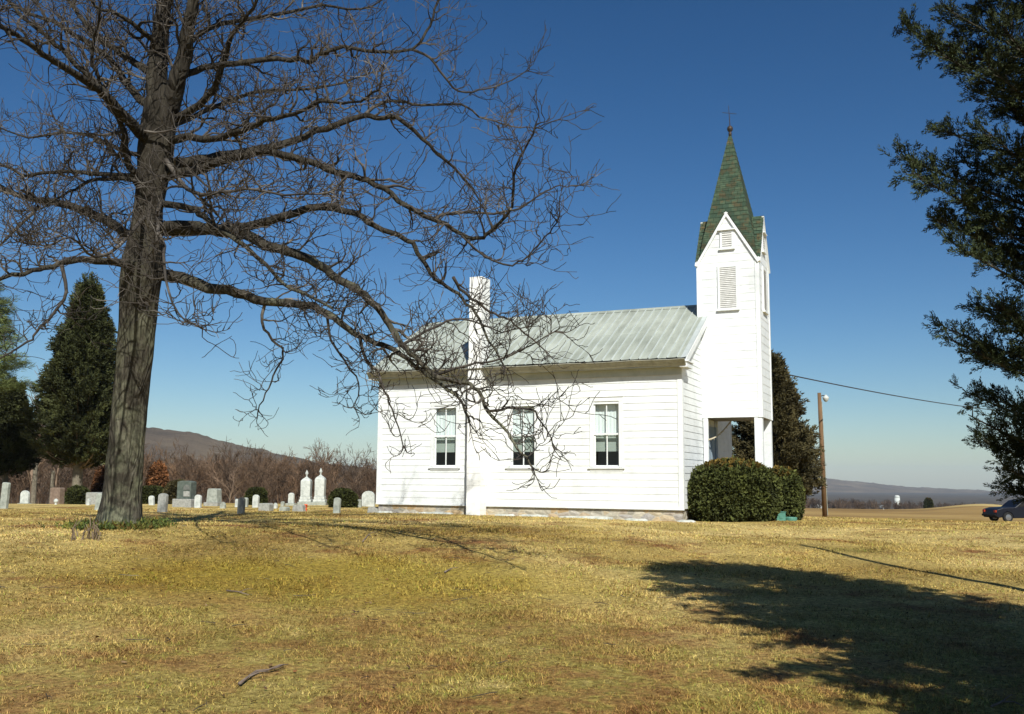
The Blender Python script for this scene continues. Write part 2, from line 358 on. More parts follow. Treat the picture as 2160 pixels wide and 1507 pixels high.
# ------------------------------------------------------------------ ground sheet
def build_ground():
    ds = [0]; d = .6
    while d < 9000: ds.append(d); d += max(.35, d*.035)
    angs = list(np.concatenate([np.arange(-40, 40, .5), np.arange(40, 320, 2.5)])); na = len(angs)
    V = [(CAM[0], CAM[1], ground(CAM[0], CAM[1]))]; Fc = []; fl = [(0, 0, 0)]
    for d in ds[1:]:
        for a in angs:
            ph = R(a); x = CAM[0]+d*(math.sin(ph)*_R[0]-math.cos(ph)*_R[1]); y = CAM[1]+d*(math.sin(ph)*_R[1]+math.cos(ph)*_R[0])
            V.append((x, y, ground(x, y)))
            w = noise.noise(Vector((x*.1, y*.1, 0)))*4
            fl.append((_sm((d-43+w)/5) if -8 < a < 60 else _sm((d-75)/20), _sm((d-215+w)/10)*math.exp(-((a-26.5)/3.2)**2) if a < 60 else 0, _sm((d-330+w*5)/60)))
    for i in range(len(ds)-1):
        for k in range(na):
            k2 = (k+1) % na
            if i == 0: Fc.append((0, 1+k2, 1+k))
            else: b = 1+(i-1)*na; Fc.append((b+k, b+k2, b+na+k2, b+na+k))
    me = bpy.data.meshes.new('ground'); me.from_pydata(V, [], Fc)
    a = me.attributes.new('field', 'FLOAT_COLOR', 'POINT'); c = np.zeros((len(V), 4), np.float32); c[:, :3] = fl; c[:, 3] = 1; a.data.foreach_set('color', c.ravel())
    me.polygons.foreach_set('use_smooth', [True]*len(me.polygons)); me.update()
    import bmesh
    bm = bmesh.new(); bm.from_mesh(me); bmesh.ops.recalc_face_normals(bm, faces=bm.faces)
    if sum(f.normal.z for f in bm.faces) < 0: bmesh.ops.reverse_faces(bm, faces=bm.faces)
    bm.to_mesh(me); bm.free()
    tag(link('ground', me, M_lawn), 'dry golden winter lawn falling away to brown fields', 'ground', kind='structure')
build_ground()

def build_grass():
    def cell(n, d0, d1, a0, a1, ln, w):
        d = np.sqrt(rng.uniform(d0*d0, d1*d1, n)); a = np.radians(rng.uniform(a0, a1, n))
        x = CAM[0]+d*(np.sin(a)*_R[0]-np.cos(a)*_R[1]); y = CAM[1]+d*(np.sin(a)*_R[1]+np.cos(a)*_R[0])
        keep = ~((x > -9.3) & (x < 2) & (y > -.05) & (y < 7)); x, y = x[keep], y[keep]; n = len(x)
        cl = np.array([noise.noise(Vector((p*.9, q*.9, 0)))+.6*noise.noise(Vector((p*4, q*4, 5))) for p, q in zip(x, y)])
        keep = rng.uniform(-.9, .9, n) < cl+.35; x, y, cl = x[keep], y[keep], cl[keep]; n = len(x)
        z = np.array([ground(p, q) for p, q in zip(x, y)])
        th = rng.uniform(0, 2*np.pi, n); up = rng.uniform(.15, 1.1, n); l = ln*rng.uniform(.5, 1.5, n)*(1+.7*cl)
        dr = np.stack([np.cos(th), np.sin(th), up], 1); dr /= np.linalg.norm(dr, axis=1)[:, None]
        sd_ = np.stack([-np.sin(th), np.cos(th), rng.uniform(-.4, .4, n)], 1)*w
        P = np.stack([x, y, z-.004], 1)
        V = np.stack([P-sd_, P+sd_, P+dr*l[:, None]], 1).reshape(-1, 3)
        base = rng.choice(4, n, p=[.44, .38, .09, .09]); tints = np.array([[1.15, 1.10, .95], [.42, .34, .24], [.6, .9, .4], [1.4, 1.38, 1.25]])[base]*rng.uniform(.7, 1.25, (n, 1))
        return V, np.repeat(tints, 3, 0)
    parts = [cell(210000, 5.2, 11, -32, 32, .036, .003), cell(170000, 11, 20, -31, 31, .042, .005), cell(80000, 20, 34, -31, 31, .05, .008)]
    V = np.concatenate([p[0] for p in parts]); C = np.concatenate([p[1] for p in parts])
    T = np.arange(len(V)).reshape(-1, 3)
    tag(soup('grass', V, T, C, M_grass), 'short dry straw-coloured winter grass blades on the lawn', 'grass', kind='stuff')
build_grass()

# ------------------------------------------------------------------ church
LN, WD = 9.24, 6.29; TA = 2.313; TB, TF = -.064, 1.671; ZS, ZR, ZE, OV, OE = 2.496, 5.85, 3.90, .30, .20
ZTE, ZG, ZSP, ZF = 6.94, 8.36, 11.09, 3.70
church = empty('church', (0, 0, 0), 'small white clapboard church with green spire and tin roof', 'church')
def board(mb, o, u, n, a0, b0, a1, b1, z0, z1, lip=.013, th=.09):
    """one clapboard: from a0..b0 at its bottom, a1..b1 at its top; o origin, u along wall, n outward"""
    o, u, n = Vector(o), Vector(u), Vector(n); Z = Vector((0, 0, 1))
    P = lambda t, z, w: tuple(o+u*t+n*w+Z*z)
    mb.hexa([P(a0, z0, lip), P(b0, z0, lip), P(b0, z0, -th), P(a0, z0, -th), P(a1, z1, .003), P(b1, z1, .003), P(b1, z1, -th), P(a1, z1, -th)])
EXP = .185
def wall_px_x(px, py):     # pixel -> (x, z) on the side wall plane y=0
    r = ray(px, py); t = -CAM[1]/r[1]; p = CAM+r*t; return p[0], p[2]
def on_tower(px, py):
    r = ray(px, py); t = (TA-CAM[1])/r[1]; p = CAM+r*t; return p[0], p[2]
wins = []
for xl, xr in ((917, 961.5), (1079, 1127), (1253.7, 1304.5)):
    x0 = wall_px_x(xl, 920)[0]; x1 = wall_px_x(xr, 920)[0]; wins.append((x0, x1))
ZW0, ZW1 = 6*EXP-.03, 15*EXP+.07
for i, (x0, x1) in enumerate(wins):
    c_ = (x0+x1)/2; wins[i] = (c_-.36, c_+.36)
mb = MB()
for k in range(20):
    z0, z1 = k*EXP, (k+1)*EXP; seg = [-LN]
    if 6 <= k < 15 or False:
        for a, b in wins: seg += [a, b]
    seg.append(0)
    for a, b in zip(seg[::2], seg[1::2]):
        # butt joints in the boards
        cuts = [a]+sorted(q for q in [-LN+((k*1.7+2.3) % 4.2), -LN+((k*1.7+2.3) % 4.2)+4.3] if a+.4 < q < b-.4)+[b]
        for p, q in zip(cuts[:-1], cuts[1:]): board(mb, (0, 0, 0), (1, 0, 0), (0, -1, 0), p+.0015, q-.0015, p+.0015, q-.0015, z0, z1, lip=.013+random.uniform(-.0015, .0015))
mb.build('side_wall', M_paint, church)
mb = MB()
for k in range(20): board(mb, (0, WD, 0), (-1, 0, 0), (0, 1, 0), 0, LN, 0, LN, k*EXP, (k+1)*EXP)
mb.build('rear_side_wall', M_paint, church)
def slope_y(z): return max(0., (z-3.62)/((ZR-.06-3.62))*(WD/2))
def gable(o, u, n, name):
    mb = MB()
    for k in range(32):
        z0, z1 = k*EXP, min((k+1)*EXP, ZR-.1)
        if z0 >= ZR-.12: break
        s0, s1 = slope_y(z0), slope_y(z1); board(mb, o, u, n, s0, WD-s0, s1, WD-s1, z0, z1)
    return mb.build(name, M_paint, church)
gable((0, 0, 0), (0, 1, 0), (1, 0, 0), 'front_wall')
gable((-LN, WD, 0), (0, -1, 0), (-1, 0, 0), 'rear_wall')
mb = MB(); mb.box(-LN+.12, -.12, .12, WD-.12, .05, .12); mb.build('interior_floor', M_inside, church)
mb = MB()
for x in np.arange(-LN+1.2, -1.4, 1.0): mb.box(x, x+.06, .9, 2.7, .12, 1.0); mb.box(x, x+.06, 3.6, 5.4, .12, 1.0); mb.box(x+.06, x+.45, .9, 2.7, .50, .55); mb.box(x+.06, x+.45, 3.6, 5.4, .50, .55)
mb.build('pew_rows', M_soffitwood, church)
# stone foundation
mb = MB(); mb.box(-LN+.03, -.03, .03, WD-.03, -1.0, -.004); mb.build('stone_foundation', M_stone, church)
# corner boards
mb = MB()
for (x, y) in ((0, 0), (-LN, 0), (0, WD), (-LN, WD)):
    sx = -1 if x == 0 else 1; sy = 1 if y == 0 else -1
    o = MB()
    e = .026
    x0, x1 = sorted((x-sx*e, x+sx*.11)); y0, y1 = sorted((y-sy*e, y+sy*.03)); o.box(x0, x1, y0, y1, 0.005, 3.69)
    x0, x1 = sorted((x-sx*e, x+sx*.03)); y0, y1 = sorted((y+sy*.0305, y+sy*.11)); o.box(x0, x1, y0, y1, 0.005, 3.69)
    o.build('corner_board', M_paint, church)
# water table
mb = MB(); mb.box(-LN-.03, .03, -.035, .02, -.03, .012); mb.build('sill_board', M_paint, church)
# windows
for (x0, x1) in wins:
    fr = MB()
    w = .105; fr.box(x0-w, x0, -.028, .03, ZW0, ZW1); fr.box(x1, x1+w, -.028, .03, ZW0, ZW1)
    fr.box(x0-w-.005, x1+w+.005, -.031, .03, ZW1+.001, ZW1+.115); fr.box(x0-w-.02, x1+w+.02, -.05, .03, ZW1+.116, ZW1+.135)
    fr.box(x0-w, x1+w, -.0285, .03, ZW0-.10, ZW0-.061)
    win = fr.build('window', M_paint, church)
    o = MB(); o.hexa([(x0-w-.05, -.06, ZW0-.05), (x1+w+.05, -.06, ZW0-.05), (x1+w+.05, .03, ZW0-.05), (x0-w-.05, .03, ZW0-.05), (x0-w-.05, -.06, ZW0-.02), (x1+w+.05, -.06, ZW0-.02), (x1+w+.05, .03, ZW0-.003), (x0-w-.05, .03, ZW0-.003)])
    o.build('sill', M_paint, win)
    mid = ZW0+(ZW1-ZW0)*.50; xm = (x0+x1)/2
    for (za, zb, yy) in ((mid-.02, ZW1, .025), (ZW0, mid+.02, .055)):
        o = MB(); t = .035
        o.box(x0, x0+t, yy, yy+.03, za, zb); o.box(x1-t, x1, yy, yy+.03, za, zb)
        o.box(x0+t, x1-t, yy+.001, yy+.029, za, za+.045); o.box(x0+t, x1-t, yy+.001, yy+.029, zb-.04, zb)
        o.box(xm-.014, xm+.014, yy+.002, yy+.028, za+.045, zb-.04); o.build('sash', M_paint, win)
    M_glass = bpy.data.materials.get('window_glass')
    if not M_glass:
        M_glass = bpy.data.materials.new('window_glass'); M_glass.use_nodes = True; t_ = M_glass.node_tree; out = t_.nodes['Material Output']
        t_.nodes.remove(t_.nodes['Principled BSDF'])
        tr = t_.nodes.new('ShaderNodeBsdfTransparent'); tr.inputs[0].default_value = (.86, .9, .88, 1); gl = t_.nodes.new('ShaderNodeBsdfGlossy'); gl.inputs['Roughness'].default_value = .02
        lw = t_.nodes.new('ShaderNodeLayerWeight'); pw_ = t_.nodes.new('ShaderNodeMath'); pw_.operation = 'POWER'; pw_.inputs[1].default_value = 4; t_.links.new(lw.outputs['Facing'], pw_.inputs[0])
        fz = t_.nodes.new('ShaderNodeMath'); fz.operation = 'ADD'; fz.inputs[1].default_value = .05; t_.links.new(pw_.outputs[0], fz.inputs[0]); ms = t_.nodes.new('ShaderNodeMixShader')
        t_.links.new(fz.outputs[0], ms.inputs[0]); t_.links.new(tr.outputs[0], ms.inputs[1]); t_.links.new(gl.outputs[0], ms.inputs[2]); t_.links.new(ms.outputs[0], out.inputs[0])
    o = MB(); o.poly([(x0+.03, .040, mid), (x1-.03, .040, mid), (x1-.03, .040, ZW1-.03), (x0+.03, .040, ZW1-.03)]); o.poly([(x0+.03, .070, ZW0+.03), (x1-.03, .070, ZW0+.03), (x1-.03, .070, mid), (x0+.03, .070, mid)])
    o.build('pane', M_glass, win)
    o = MB(); n = 26   # pleated curtain over the upper sash
    for i in range(n):
        xa = x0-.07+(x1-x0+.14)*i/n; xb = x0-.07+(x1-x0+.14)*(i+1)/n
        ya = .172+.005*math.sin(i*1.9); yb = .172+.005*math.sin((i+1)*1.9)
        o.poly([(xa, ya, mid-.03), (xb, yb, mid-.03), (xb, yb, ZW1+.02), (xa, ya, ZW1+.02)])
    o.build('curtain', M_curtain, win)
    o = MB(); o.box(x0-.05, x1+.05, .20, .21, ZW0+.50, mid+.02); o.box(x0-.05, x1+.05, .185, .199, ZW0+.42, ZW0+.55); o.build('cafe_valance', M_shade, win)
# eave cornice, gutter
for side in (0, 1):
    y = lambda q: q if side == 0 else WD-q
    def bx(m_, x0, x1, ya, yb, z0, z1): a, b = sorted((y(ya), y(yb))); m_.box(x0, x1, a, b, z0, z1)
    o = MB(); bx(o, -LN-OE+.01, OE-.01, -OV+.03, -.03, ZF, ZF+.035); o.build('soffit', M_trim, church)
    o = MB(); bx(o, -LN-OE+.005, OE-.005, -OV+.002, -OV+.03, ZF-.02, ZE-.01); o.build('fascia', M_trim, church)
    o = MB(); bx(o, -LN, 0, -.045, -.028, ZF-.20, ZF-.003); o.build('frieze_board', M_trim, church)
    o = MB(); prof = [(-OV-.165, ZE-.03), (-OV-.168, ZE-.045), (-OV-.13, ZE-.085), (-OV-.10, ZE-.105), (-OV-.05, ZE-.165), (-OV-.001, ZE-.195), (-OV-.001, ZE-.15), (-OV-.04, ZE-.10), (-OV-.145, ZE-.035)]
    pts = [(y(a), b) for a, b in prof]; n0 = len(o.v); k = len(pts)
    nx = 24
    for i in range(nx+1):
        x = -LN-OE+(LN+2*OE)*i/nx; sg = .008*math.sin(i*1.3)-.01*math.sin(math.pi*i/nx)
        o.v += [(x, a, b+sg) for a, b in pts]
    for i in range(nx):
        for j in range(k):
            j2 = (j+1) % k; f_ = (n0+i*k+j, n0+i*k+j2, n0+(i+1)*k+j2, n0+(i+1)*k+j); o.f.append(f_ if side else f_[::-1])
    o.f.append(tuple(n0+j for j in range(k))); o.f.append(tuple(n0+nx*k+j for j in reversed(range(k)))); o.build('gutter', M_gutter, church)
# cornice returns at the gable ends
for xe, sx in ((0, 1), (-LN, -1)):
    for side in (0, 1):
        o = MB(); ya, yb = (-OV+.0, .34) if side == 0 else (WD-.34, WD+OV)
        xa, xb = sorted((xe+sx*.028, xe+sx*(OE+.03))); o.box(xa, xb, ya, yb, ZF-.035, ZF+.10)
        xa, xb = sorted((xe+sx*.028, xe+sx*(OE+.06))); o.box(xa, xb, ya-.03*(side == 0), yb+.03*(side == 1), ZF+.102, ZF+.13)
        o.hexa([(xa, ya, ZF+.131), (xb, ya, ZF+.131), (xb, yb, ZF+.131), (xa, yb, ZF+.131), (xe+sx*.0, ya, ZF+.20), (xe+sx*.03, ya, ZF+.20), (xe+sx*.03, yb, ZF+.20), (xe, yb, ZF+.20)] if sx > 0 else
               [(xa, ya, ZF+.131), (xb, ya, ZF+.131), (xb, yb, ZF+.131), (xa, yb, ZF+.131), (xe-.03, ya, ZF+.20), (xe, ya, ZF+.20), (xe, yb, ZF+.20), (xe-.03, yb, ZF+.20)])
        o.build('cornice_return', M_paint, church)
# tin roof
def roof():
    o = MB(); sl_ = Vector((0, WD/2+OV, ZR-ZE)); ln = sl_.length; sl_.normalize()
    for side in (0, 1):
        prof = []; x = -LN-OE; step = (LN+2*OE)/38
        for i in range(38):
            prof += [(x, .02), (x+.006, .046), (x+.024, .046), (x+.030, .02), (x+step*.5, .0203+random.uniform(-.002, .002))]; x += step
        prof += [(OE, .02), (OE+.001, .035), (OE+.02, .035)]
        nn = Vector((0, -sl_.z, sl_.y)); base = Vector((0, -OV-.03, ZE-.01))
        rows = [(0, 0), (.14, .0), (.5, .0), (.505, .006), (.8, 0), (1.0, 0)]
        n0 = len(o.v); k = len(prof)
        for t, up in rows:
            for j, (px_, h) in enumerate(prof):
                p = base+sl_*(ln+.03)*t+nn*(h+up)
                if t == 0: p = p+Vector((0, 0, random.uniform(-.008, .01)))
                o.v.append((px_, p.y if side == 0 else WD-p.y, p.z))
        for i in range(len(rows)-1):
            for j in range(k-1):
                f_ = (n0+i*k+j, n0+i*k+j+1, n0+(i+1)*k+j+1, n0+(i+1)*k+j); o.f.append(f_ if side == 0 else f_[::-1])
    M_rib = noisy('bright_tin_rib', [(.3, (.40, .44, .42)), (.7, (.52, .55, .53))], 3, .5, metal=.2, b=0)
    ro = o.build('roof', [M_roof, M_rib], church)
    mi = []
    for side in (0, 1):
        for i in range(len(rows)-1):
            for j in range(k-1): mi.append(1 if j < 190 and j % 5 in (0, 1, 2) or j >= 189 else 0)
    ro.data.polygons.foreach_set('material_index', mi)
    o = MB(); o.poly([(-LN-OE, -.20, ZR), (OE, -.20, ZR)][:0] or [(-LN-OE-.01, WD/2-.13, ZR-.03), (OE+.01, WD/2-.13, ZR-.03), (OE+.01, WD/2, ZR+.065), (-LN-OE-.01, WD/2, ZR+.065)]); o.poly([(-LN-OE-.01, WD/2, ZR+.065), (OE+.01, WD/2, ZR+.065), (OE+.01, WD/2+.13, ZR-.03), (-LN-OE-.01, WD/2+.13, ZR-.03)])
    o.build('ridge_cap', M_roof, ro)
    o = MB()   # dark sheathing seen under the lifted tin edge
    for side in (0, 1):
        a = Vector((0, -OV+.0, ZE-.03)); b = Vector((0, WD/2, ZR-.035)); f = (lambda q: q) if side == 0 else (lambda q: WD-q)
        o.hexa([(-LN-OE+.03, f(a.y), a.z-.02), (OE-.03, f(a.y), a.z-.02), (OE-.03, f(b.y), b.z-.03), (-LN-OE+.03, f(b.y), b.z-.03), (-LN-OE+.03, f(a.y), a.z+.03), (OE-.03, f(a.y), a.z+.03), (OE-.03, f(b.y), b.z+.02), (-LN-OE+.03, f(b.y), b.z+.02)])
    o.build('roof_sheathing', M_dark, ro)
    # rake boards
    for xe, sx in ((OE, 1), (-LN-OE, -1)):
        for side in (0, 1):
            f = (lambda q: q) if side == 0 else (lambda q: WD-q); o = MB(); xa, xb = sorted((xe-sx*.03, xe+sx*.012))
            a = (-OV+.02, ZE-.01); b = (WD/2, ZR-.01)
            o.hexa([(xa, f(a[0]), a[1]-.20), (xb, f(a[0]), a[1]-.20), (xb, f(b[0]), b[1]-.20), (xa, f(b[0]), b[1]-.20), (xa, f(a[0]), a[1]), (xb, f(a[0]), a[1]), (xb, f(b[0]), b[1]), (xa, f(b[0]), b[1])])
            xa, xb = sorted((xe-sx*(OE-.02), xe-sx*.031))
            o.hexa([(xa, f(a[0]), a[1]-.12), (xb, f(a[0]), a[1]-.12), (xb, f(b[0]), b[1]-.12), (xa, f(b[0]), b[1]-.12), (xa, f(a[0]), a[1]-.10), (xb, f(a[0]), a[1]-.10), (xb, f(b[0]), b[1]-.10), (xa, f(b[0]), b[1]-.10)])
            o.build('rake_board', M_paint, church)
roof()
# chimney against the side wall
r_ = ray(985.5, 900); t_ = (-.42-CAM[1])/r_[1]; cx0 = float((CAM+r_*t_)[0]); cx1 = cx0+.43
r_ = ray(1008, 588); t_ = (-.3-CAM[1])/r_[1]; CT = (CAM+r_*t_)[2]
o = MB(); n = 40
for i in range(n):
    z0 = -.30+(CT+.30)*i/n; z1 = -.30+(CT+.30)*(i+1)/n
    if z0 < ZF+.3: a0, a1, b0 = cx0, cx1, -.42
    else: a0, a1, b0 = cx0+.02, cx1-.02, -.42
    j = lambda: random.uniform(-.004, .004)
    o.box(a0+j(), a1+j(), b0+j(), -.021 if z0 < ZF-.1 else .12, z0+.0015, z1-.0015 if False else z1)
ch = o.build('chimney', M_paint2, church, bevel=0)
o = MB(); o.box(cx0+.012, cx1-.012, -.425, .125, CT+.001, CT+.03); o.build('chimney_cap', M_paint2, ch, bevel=.01)
o = MB(); o.box(cx0+.12, cx1-.12, -.24, 0, CT+.031, CT+.034); o.build('flue_opening', M_dark, ch)

# tower -----------------------------------------------------------
TE = .235; TW = TF-TB; nrow = round((ZTE-ZS)/TE); TE = (ZTE-ZS)/nrow
yA, yB = TA, WD-TA; hw = TW/2; xm, ym = (TB+TF)/2, WD/2; hy = (yB-yA)/2
mb = MB()
faces = [((TB, yA, 0), (1, 0, 0), (0, -1, 0), TW), ((TF, yA, 0), (0, 1, 0), (1, 0, 0), yB-yA), ((TF, yB, 0), (-1, 0, 0), (0, 1, 0), TW), ((TB, yB, 0), (0, -1, 0), (-1, 0, 0), yB-yA)]
for o_, u, n_, w in faces:
    for k in range(nrow): board(mb, o_, u, n_, 0, w, 0, w, ZS+k*TE, ZS+(k+1)*TE, lip=.009, th=.05)
    rows = 6; hh = ZG-ZTE-.06
    for k in range(rows):
        za, zb = ZTE+hh*k/rows, ZTE+hh*(k+1)/rows; sa, sb = w/2*k/rows, min(w/2*(k+1)/rows, w/2-.01)
        board(mb, o_, u, n_, sa, w-sa, sb, w-sb, za, zb, lip=.009, th=.05)
tower = mb.build('bell_tower', M_paint, church)
o = MB()
for (x, y) in ((TB, yA), (TF, yA), (TF, yB), (TB, yB)):
    sx = 1 if x == TB else -1; sy = 1 if y == yA else -1; e = .022
    x0, x1 = sorted((x-sx*e, x+sx*.10)); y0, y1 = sorted((y-sy*e, y+sy*.0)); o.box(x0, x1, y0, y1, ZS-.01, ZTE+.08)
    x0, x1 = sorted((x-sx*e, x+sx*.0)); y0, y1 = sorted((y+sy*.0005, y+sy*.10)); o.box(x0, x1, y0, y1, ZS-.01, ZTE+.08)
o.build('tower_corner_boards', M_paint, tower)
o = MB(); o.box(TB+.02, TF-.02, yA+.02, yB-.02, ZS-.005, ZS+.03); o.build('porch_ceiling', M_soffitwood, tower)
# gable rakes with small dark soffit shadow gap
for o_, u, n_, w in faces:
    m_ = MB(); o_, u, n_ = Vector(o_), Vector(u), Vector(n_); Z = Vector((0, 0, 1)); c = o_+u*(w/2)
    for s in (-1, 1):
        lo = c+u*s*(w/2+.05)+Z*(ZTE-.045); hi = c+Z*(ZG+.045)
        d = (hi-lo).normalized(); dn = n_.cross(d)*s
        if dn.z > 0: dn = -dn
        q = lambda p, a, b: tuple(p+dn*a+n_*b)
        m_.hexa([q(lo, .075, .0), q(lo, .075, .06), q(hi, .07, .06) , q(hi, .07, .0), q(lo, 0, .0), q(lo, 0, .06), q(hi, 0, .06), q(hi, 0, .0)])
    c1_ = c+Z*(ZG-.10); m_.hexa([tuple(c1_+u*a_+n_*b_+Z*z_) for z_ in (0, .14) for a_, b_ in (((-.05, .062), (.05, .062), (.05, .0), (-.05, .0)) if z_ == 0 else ((-.012, .062), (.012, .062), (.012, .0), (-.012, .0)))])
    m_.build('gable_rake', M_paint, tower)
# louvred openings
def louver(px0, py0, px1, py1, nm, slats, face=0, head=True):
    (x0, z1), (x1, z0) = on_tower(px0, py0), on_tower(px1, py1)
    cx_, w = (x0+x1)/2-xm, (x1-x0)
    o_, u, n_, fw = faces[face]; o_, u, n_ = Vector(o_), Vector(u), Vector(n_); Z = Vector((0, 0, 1))
    c = o_+u*(fw/2); a, b = -w/2, w/2
    if face == 0: a += cx_; b += cx_
    P = lambda t, z, d: tuple(c+u*t+n_*d+Z*z)
    def bx(m_, ta, tb_, za, zb, d0, d1): m_.hexa([P(ta, za, d1), P(tb_, za, d1), P(tb_, za, d0), P(ta, za, d0), P(ta, zb, d1), P(tb_, zb, d1), P(tb_, zb, d0), P(ta, zb, d0)])
    m_ = MB(); bx(m_, a-.06, a, z0, z1, .0, .045); bx(m_, b, b+.06, z0, z1, .0, .045); bx(m_, a-.06, b+.06, z1, z1+.07, .0, .045)
    bx(m_, a-.09, b+.09, z0-.05, z0, .0, .075)
    if head: bx(m_, a-.11, b+.11, z1+.071, z1+.10, 0, .10)
    f_ = m_.build(nm, M_paint, church)
    m_ = MB(); bx(m_, a+.001, b-.001, z0+.001, z1-.001, .014, .017); m_.build('louver_backing', M_dark, f_)
    m_ = MB(); st = (z1-z0)/slats
    for k in range(slats):
        za = z0+k*st
        m_.hexa([P(a, za, .044), P(b, za, .044), P(b, za, .036), P(a, za, .036), P(a, za+st*.92, .024), P(b, za+st*.92, .024), P(b, za+st*.92, .018), P(a, za+st*.92, .018)])
    m_.build('louver_slats', M_louver, f_)
for fc in range(4):
    if fc == 3: continue
    louver(1518, 566, 1554, 651, 'belfry_louver', 22, fc, False)
    louver(1523, 493, 1544, 523, 'gable_louver', 7, fc, True)
# spire
def spire():
    o = MB(); H = ZSP-ZTE; rows = 30; ov = .0; slant = math.hypot(H, hw)
    def ring(z, r, e=0): rr = r; return [(xm-rr, ym-rr*hy/hw, z), (xm+rr, ym-rr*hy/hw, z), (xm+rr, ym+rr*hy/hw, z), (xm-rr, ym+rr*hy/hw, z)]
    rad = lambda t: (hw-.04*max(0, 1-t*6))*(1-t)+.004
    for k in range(rows):
        t0, t1 = k/rows, (k+1)/rows; a = ring(ZTE+.02+H*t0, rad(t0)+(.010 if k else -.004)); b = ring(ZTE+.02+H*t1, rad(t1)+.001); a2 = ring(ZTE+.02+H*t0, rad(t0)-.01)
        for j in range(4):
            j2 = (j+1) % 4; w0, w1 = rad(t0), rad(t1)
            o.poly([a[j], a[j2], b[j2], b[j]], [(-w0+j*7.3, slant*t0), (w0+j*7.3, slant*t0), (w1+j*7.3, slant*t1), (-w1+j*7.3, slant*t1)])
            o.poly([a2[j2], a[j2], a[j], a2[j]], [(0, 0), (.1, 0), (.1, .01), (0, .01)])
    s_ = o.build('spire', M_sh, church)
    for fi, (o_, u, n_, w) in enumerate(faces):
        m_ = MB(); o_, u, n_ = Vector(o_), Vector(u), Vector(n_); Z = Vector((0, 0, 1)); c = o_+u*(w/2)
        for s in (-1, 1):
            hi = c+Z*(ZG+.055)+n_*.062; hi2 = hi-n_*(.55); lo = c+u*s*(w/2-.014)+Z*(ZTE+.066)+n_*.062; lo2 = lo-n_*(.30)
            ll = (hi-lo).length; rws = 11; nv = Vector((0, 0, .012))+u*s*.010
            for k in range(rws):
                p0, p1 = k/rws, (k+1)/rws; A = lo.lerp(hi, p0)+nv; B = lo.lerp(hi, p1)+nv*.1; A2 = lo2.lerp(hi2, p0)+nv; B2 = lo2.lerp(hi2, p1)+nv*.1
                pts = [A, A2, B2, B]; uvs = [(0, ll*p0), (.5, ll*p0), (.5, ll*p1), (0, ll*p1)]
                uvs = [(q[0]+fi*3.1+s, q[1]) for q in uvs]
                if s > 0: m_.poly([tuple(q) for q in pts], uvs)
                else: m_.poly([tuple(q) for q in pts[::-1]], uvs[::-1])
        m_.build('gablet_roof', M_sh, s_)
    zt = ZSP-.02
    o = MB(); o.lathe([(.045, -.12), (.05, -.02), (.03, .0), (.055, .03), (.082, .075), (.088, .11), (.08, .15), (.05, .19), (.02, .21)], (xm, ym, zt)); fb = o.build('ball_finial', M_iron, s_, smooth=True)
    o = MB(); o.tube([(xm, ym, zt+.19), (xm-.01, ym, zt+.45), (xm-.03, ym, zt+.85)], [.016, .012, .006], 6)
    d = Vector((.8, .6, 0)).normalized(); c = Vector((xm-.015, ym, zt+.60))
    o.tube([tuple(c-d*.22), tuple(c+d*.24)], [.008, .008], 5)
    o.build('weather_vane', M_iron, church)
    for (a, b) in (((-.22), (-.10)), ((.16), (.24))):
        pass
spire()
# porch
for (px_, py_, nm) in ((TF-.22, yA+.0, 'porch_post'), (TF-.22, yB-.20, 'porch_post')):
    o = MB(); o.box(px_, px_+.215, py_+.003, py_+.20, -.33, ZS-.006); o.build(nm, M_paint, church, bevel=.006)
for yy, pw in ((yA, .16), (yB-.10, .10)):
    o = MB(); o.box(.03, pw, yy+.003, yy+.10, -.3, ZS-.006); o.build('pilaster', M_paint, church)
o = MB(); o.box(.03, TF+.10, yA-.08, yB+.08, -.9, -.16); o.box(TF+.101, TF+.45, yA+.1, yB-.1, -.9, -.26); o.build('porch_slab', M_floor, church)
o = MB(); o.box(.022, .05, yA+.16, yB-.16, -.15, ZS-.20); o.box(.05, .075, yA+.16, yA+.28, -.15, ZS-.2); o.box(.05, .075, yB-.28, yB-.16, -.15, ZS-.2)
for k in range(4): o.box(.0505, .066, ym-.38+(k % 2)*.42, ym-.04+(k % 2)*.42, .02+(k//2)*1.0, .9+(k//2)*1.0)
dr = o.build('door', M_door, church)
o = MB(); o.lathe([(.01, -.03), (.028, 0), (.01, .03)], (.10, ym+.36, .95), 12); o.build('door_knob', M_iron, dr)
# garland of dried rope across the porch mouth
A = np.array([.20, yA+.05, 0]); 
pA, pB = at(1491, 927, 28.2), at(1539, 907, 29.3)
o = MB(); pts = []; 
p0 = np.array([.17, yA+.02, 1.88]); p1 = np.array([.50, yB-.10, ZS-.01])
for i in range(15):
    t = i/14; p = p0+(p1-p0)*t; p[2] -= .12*math.sin(math.pi*min(1, t))*1.0*(1-t*.35); pts.append(p)
o.tube(pts, [.018+.008*random.random() for _ in pts], 6)
for p in pts[1:-1:2]: o.tube([p, p+np.array([.02, .02, -.03-random.random()*.05])], [.014, .004], 4)
tag(o.build('rope_garland', noisy('straw_garland', [(.3, (.40, .34, .22)), (.7, (.6, .54, .4))], 9)), 'straw coloured rope garland strung across the church porch', 'garland')

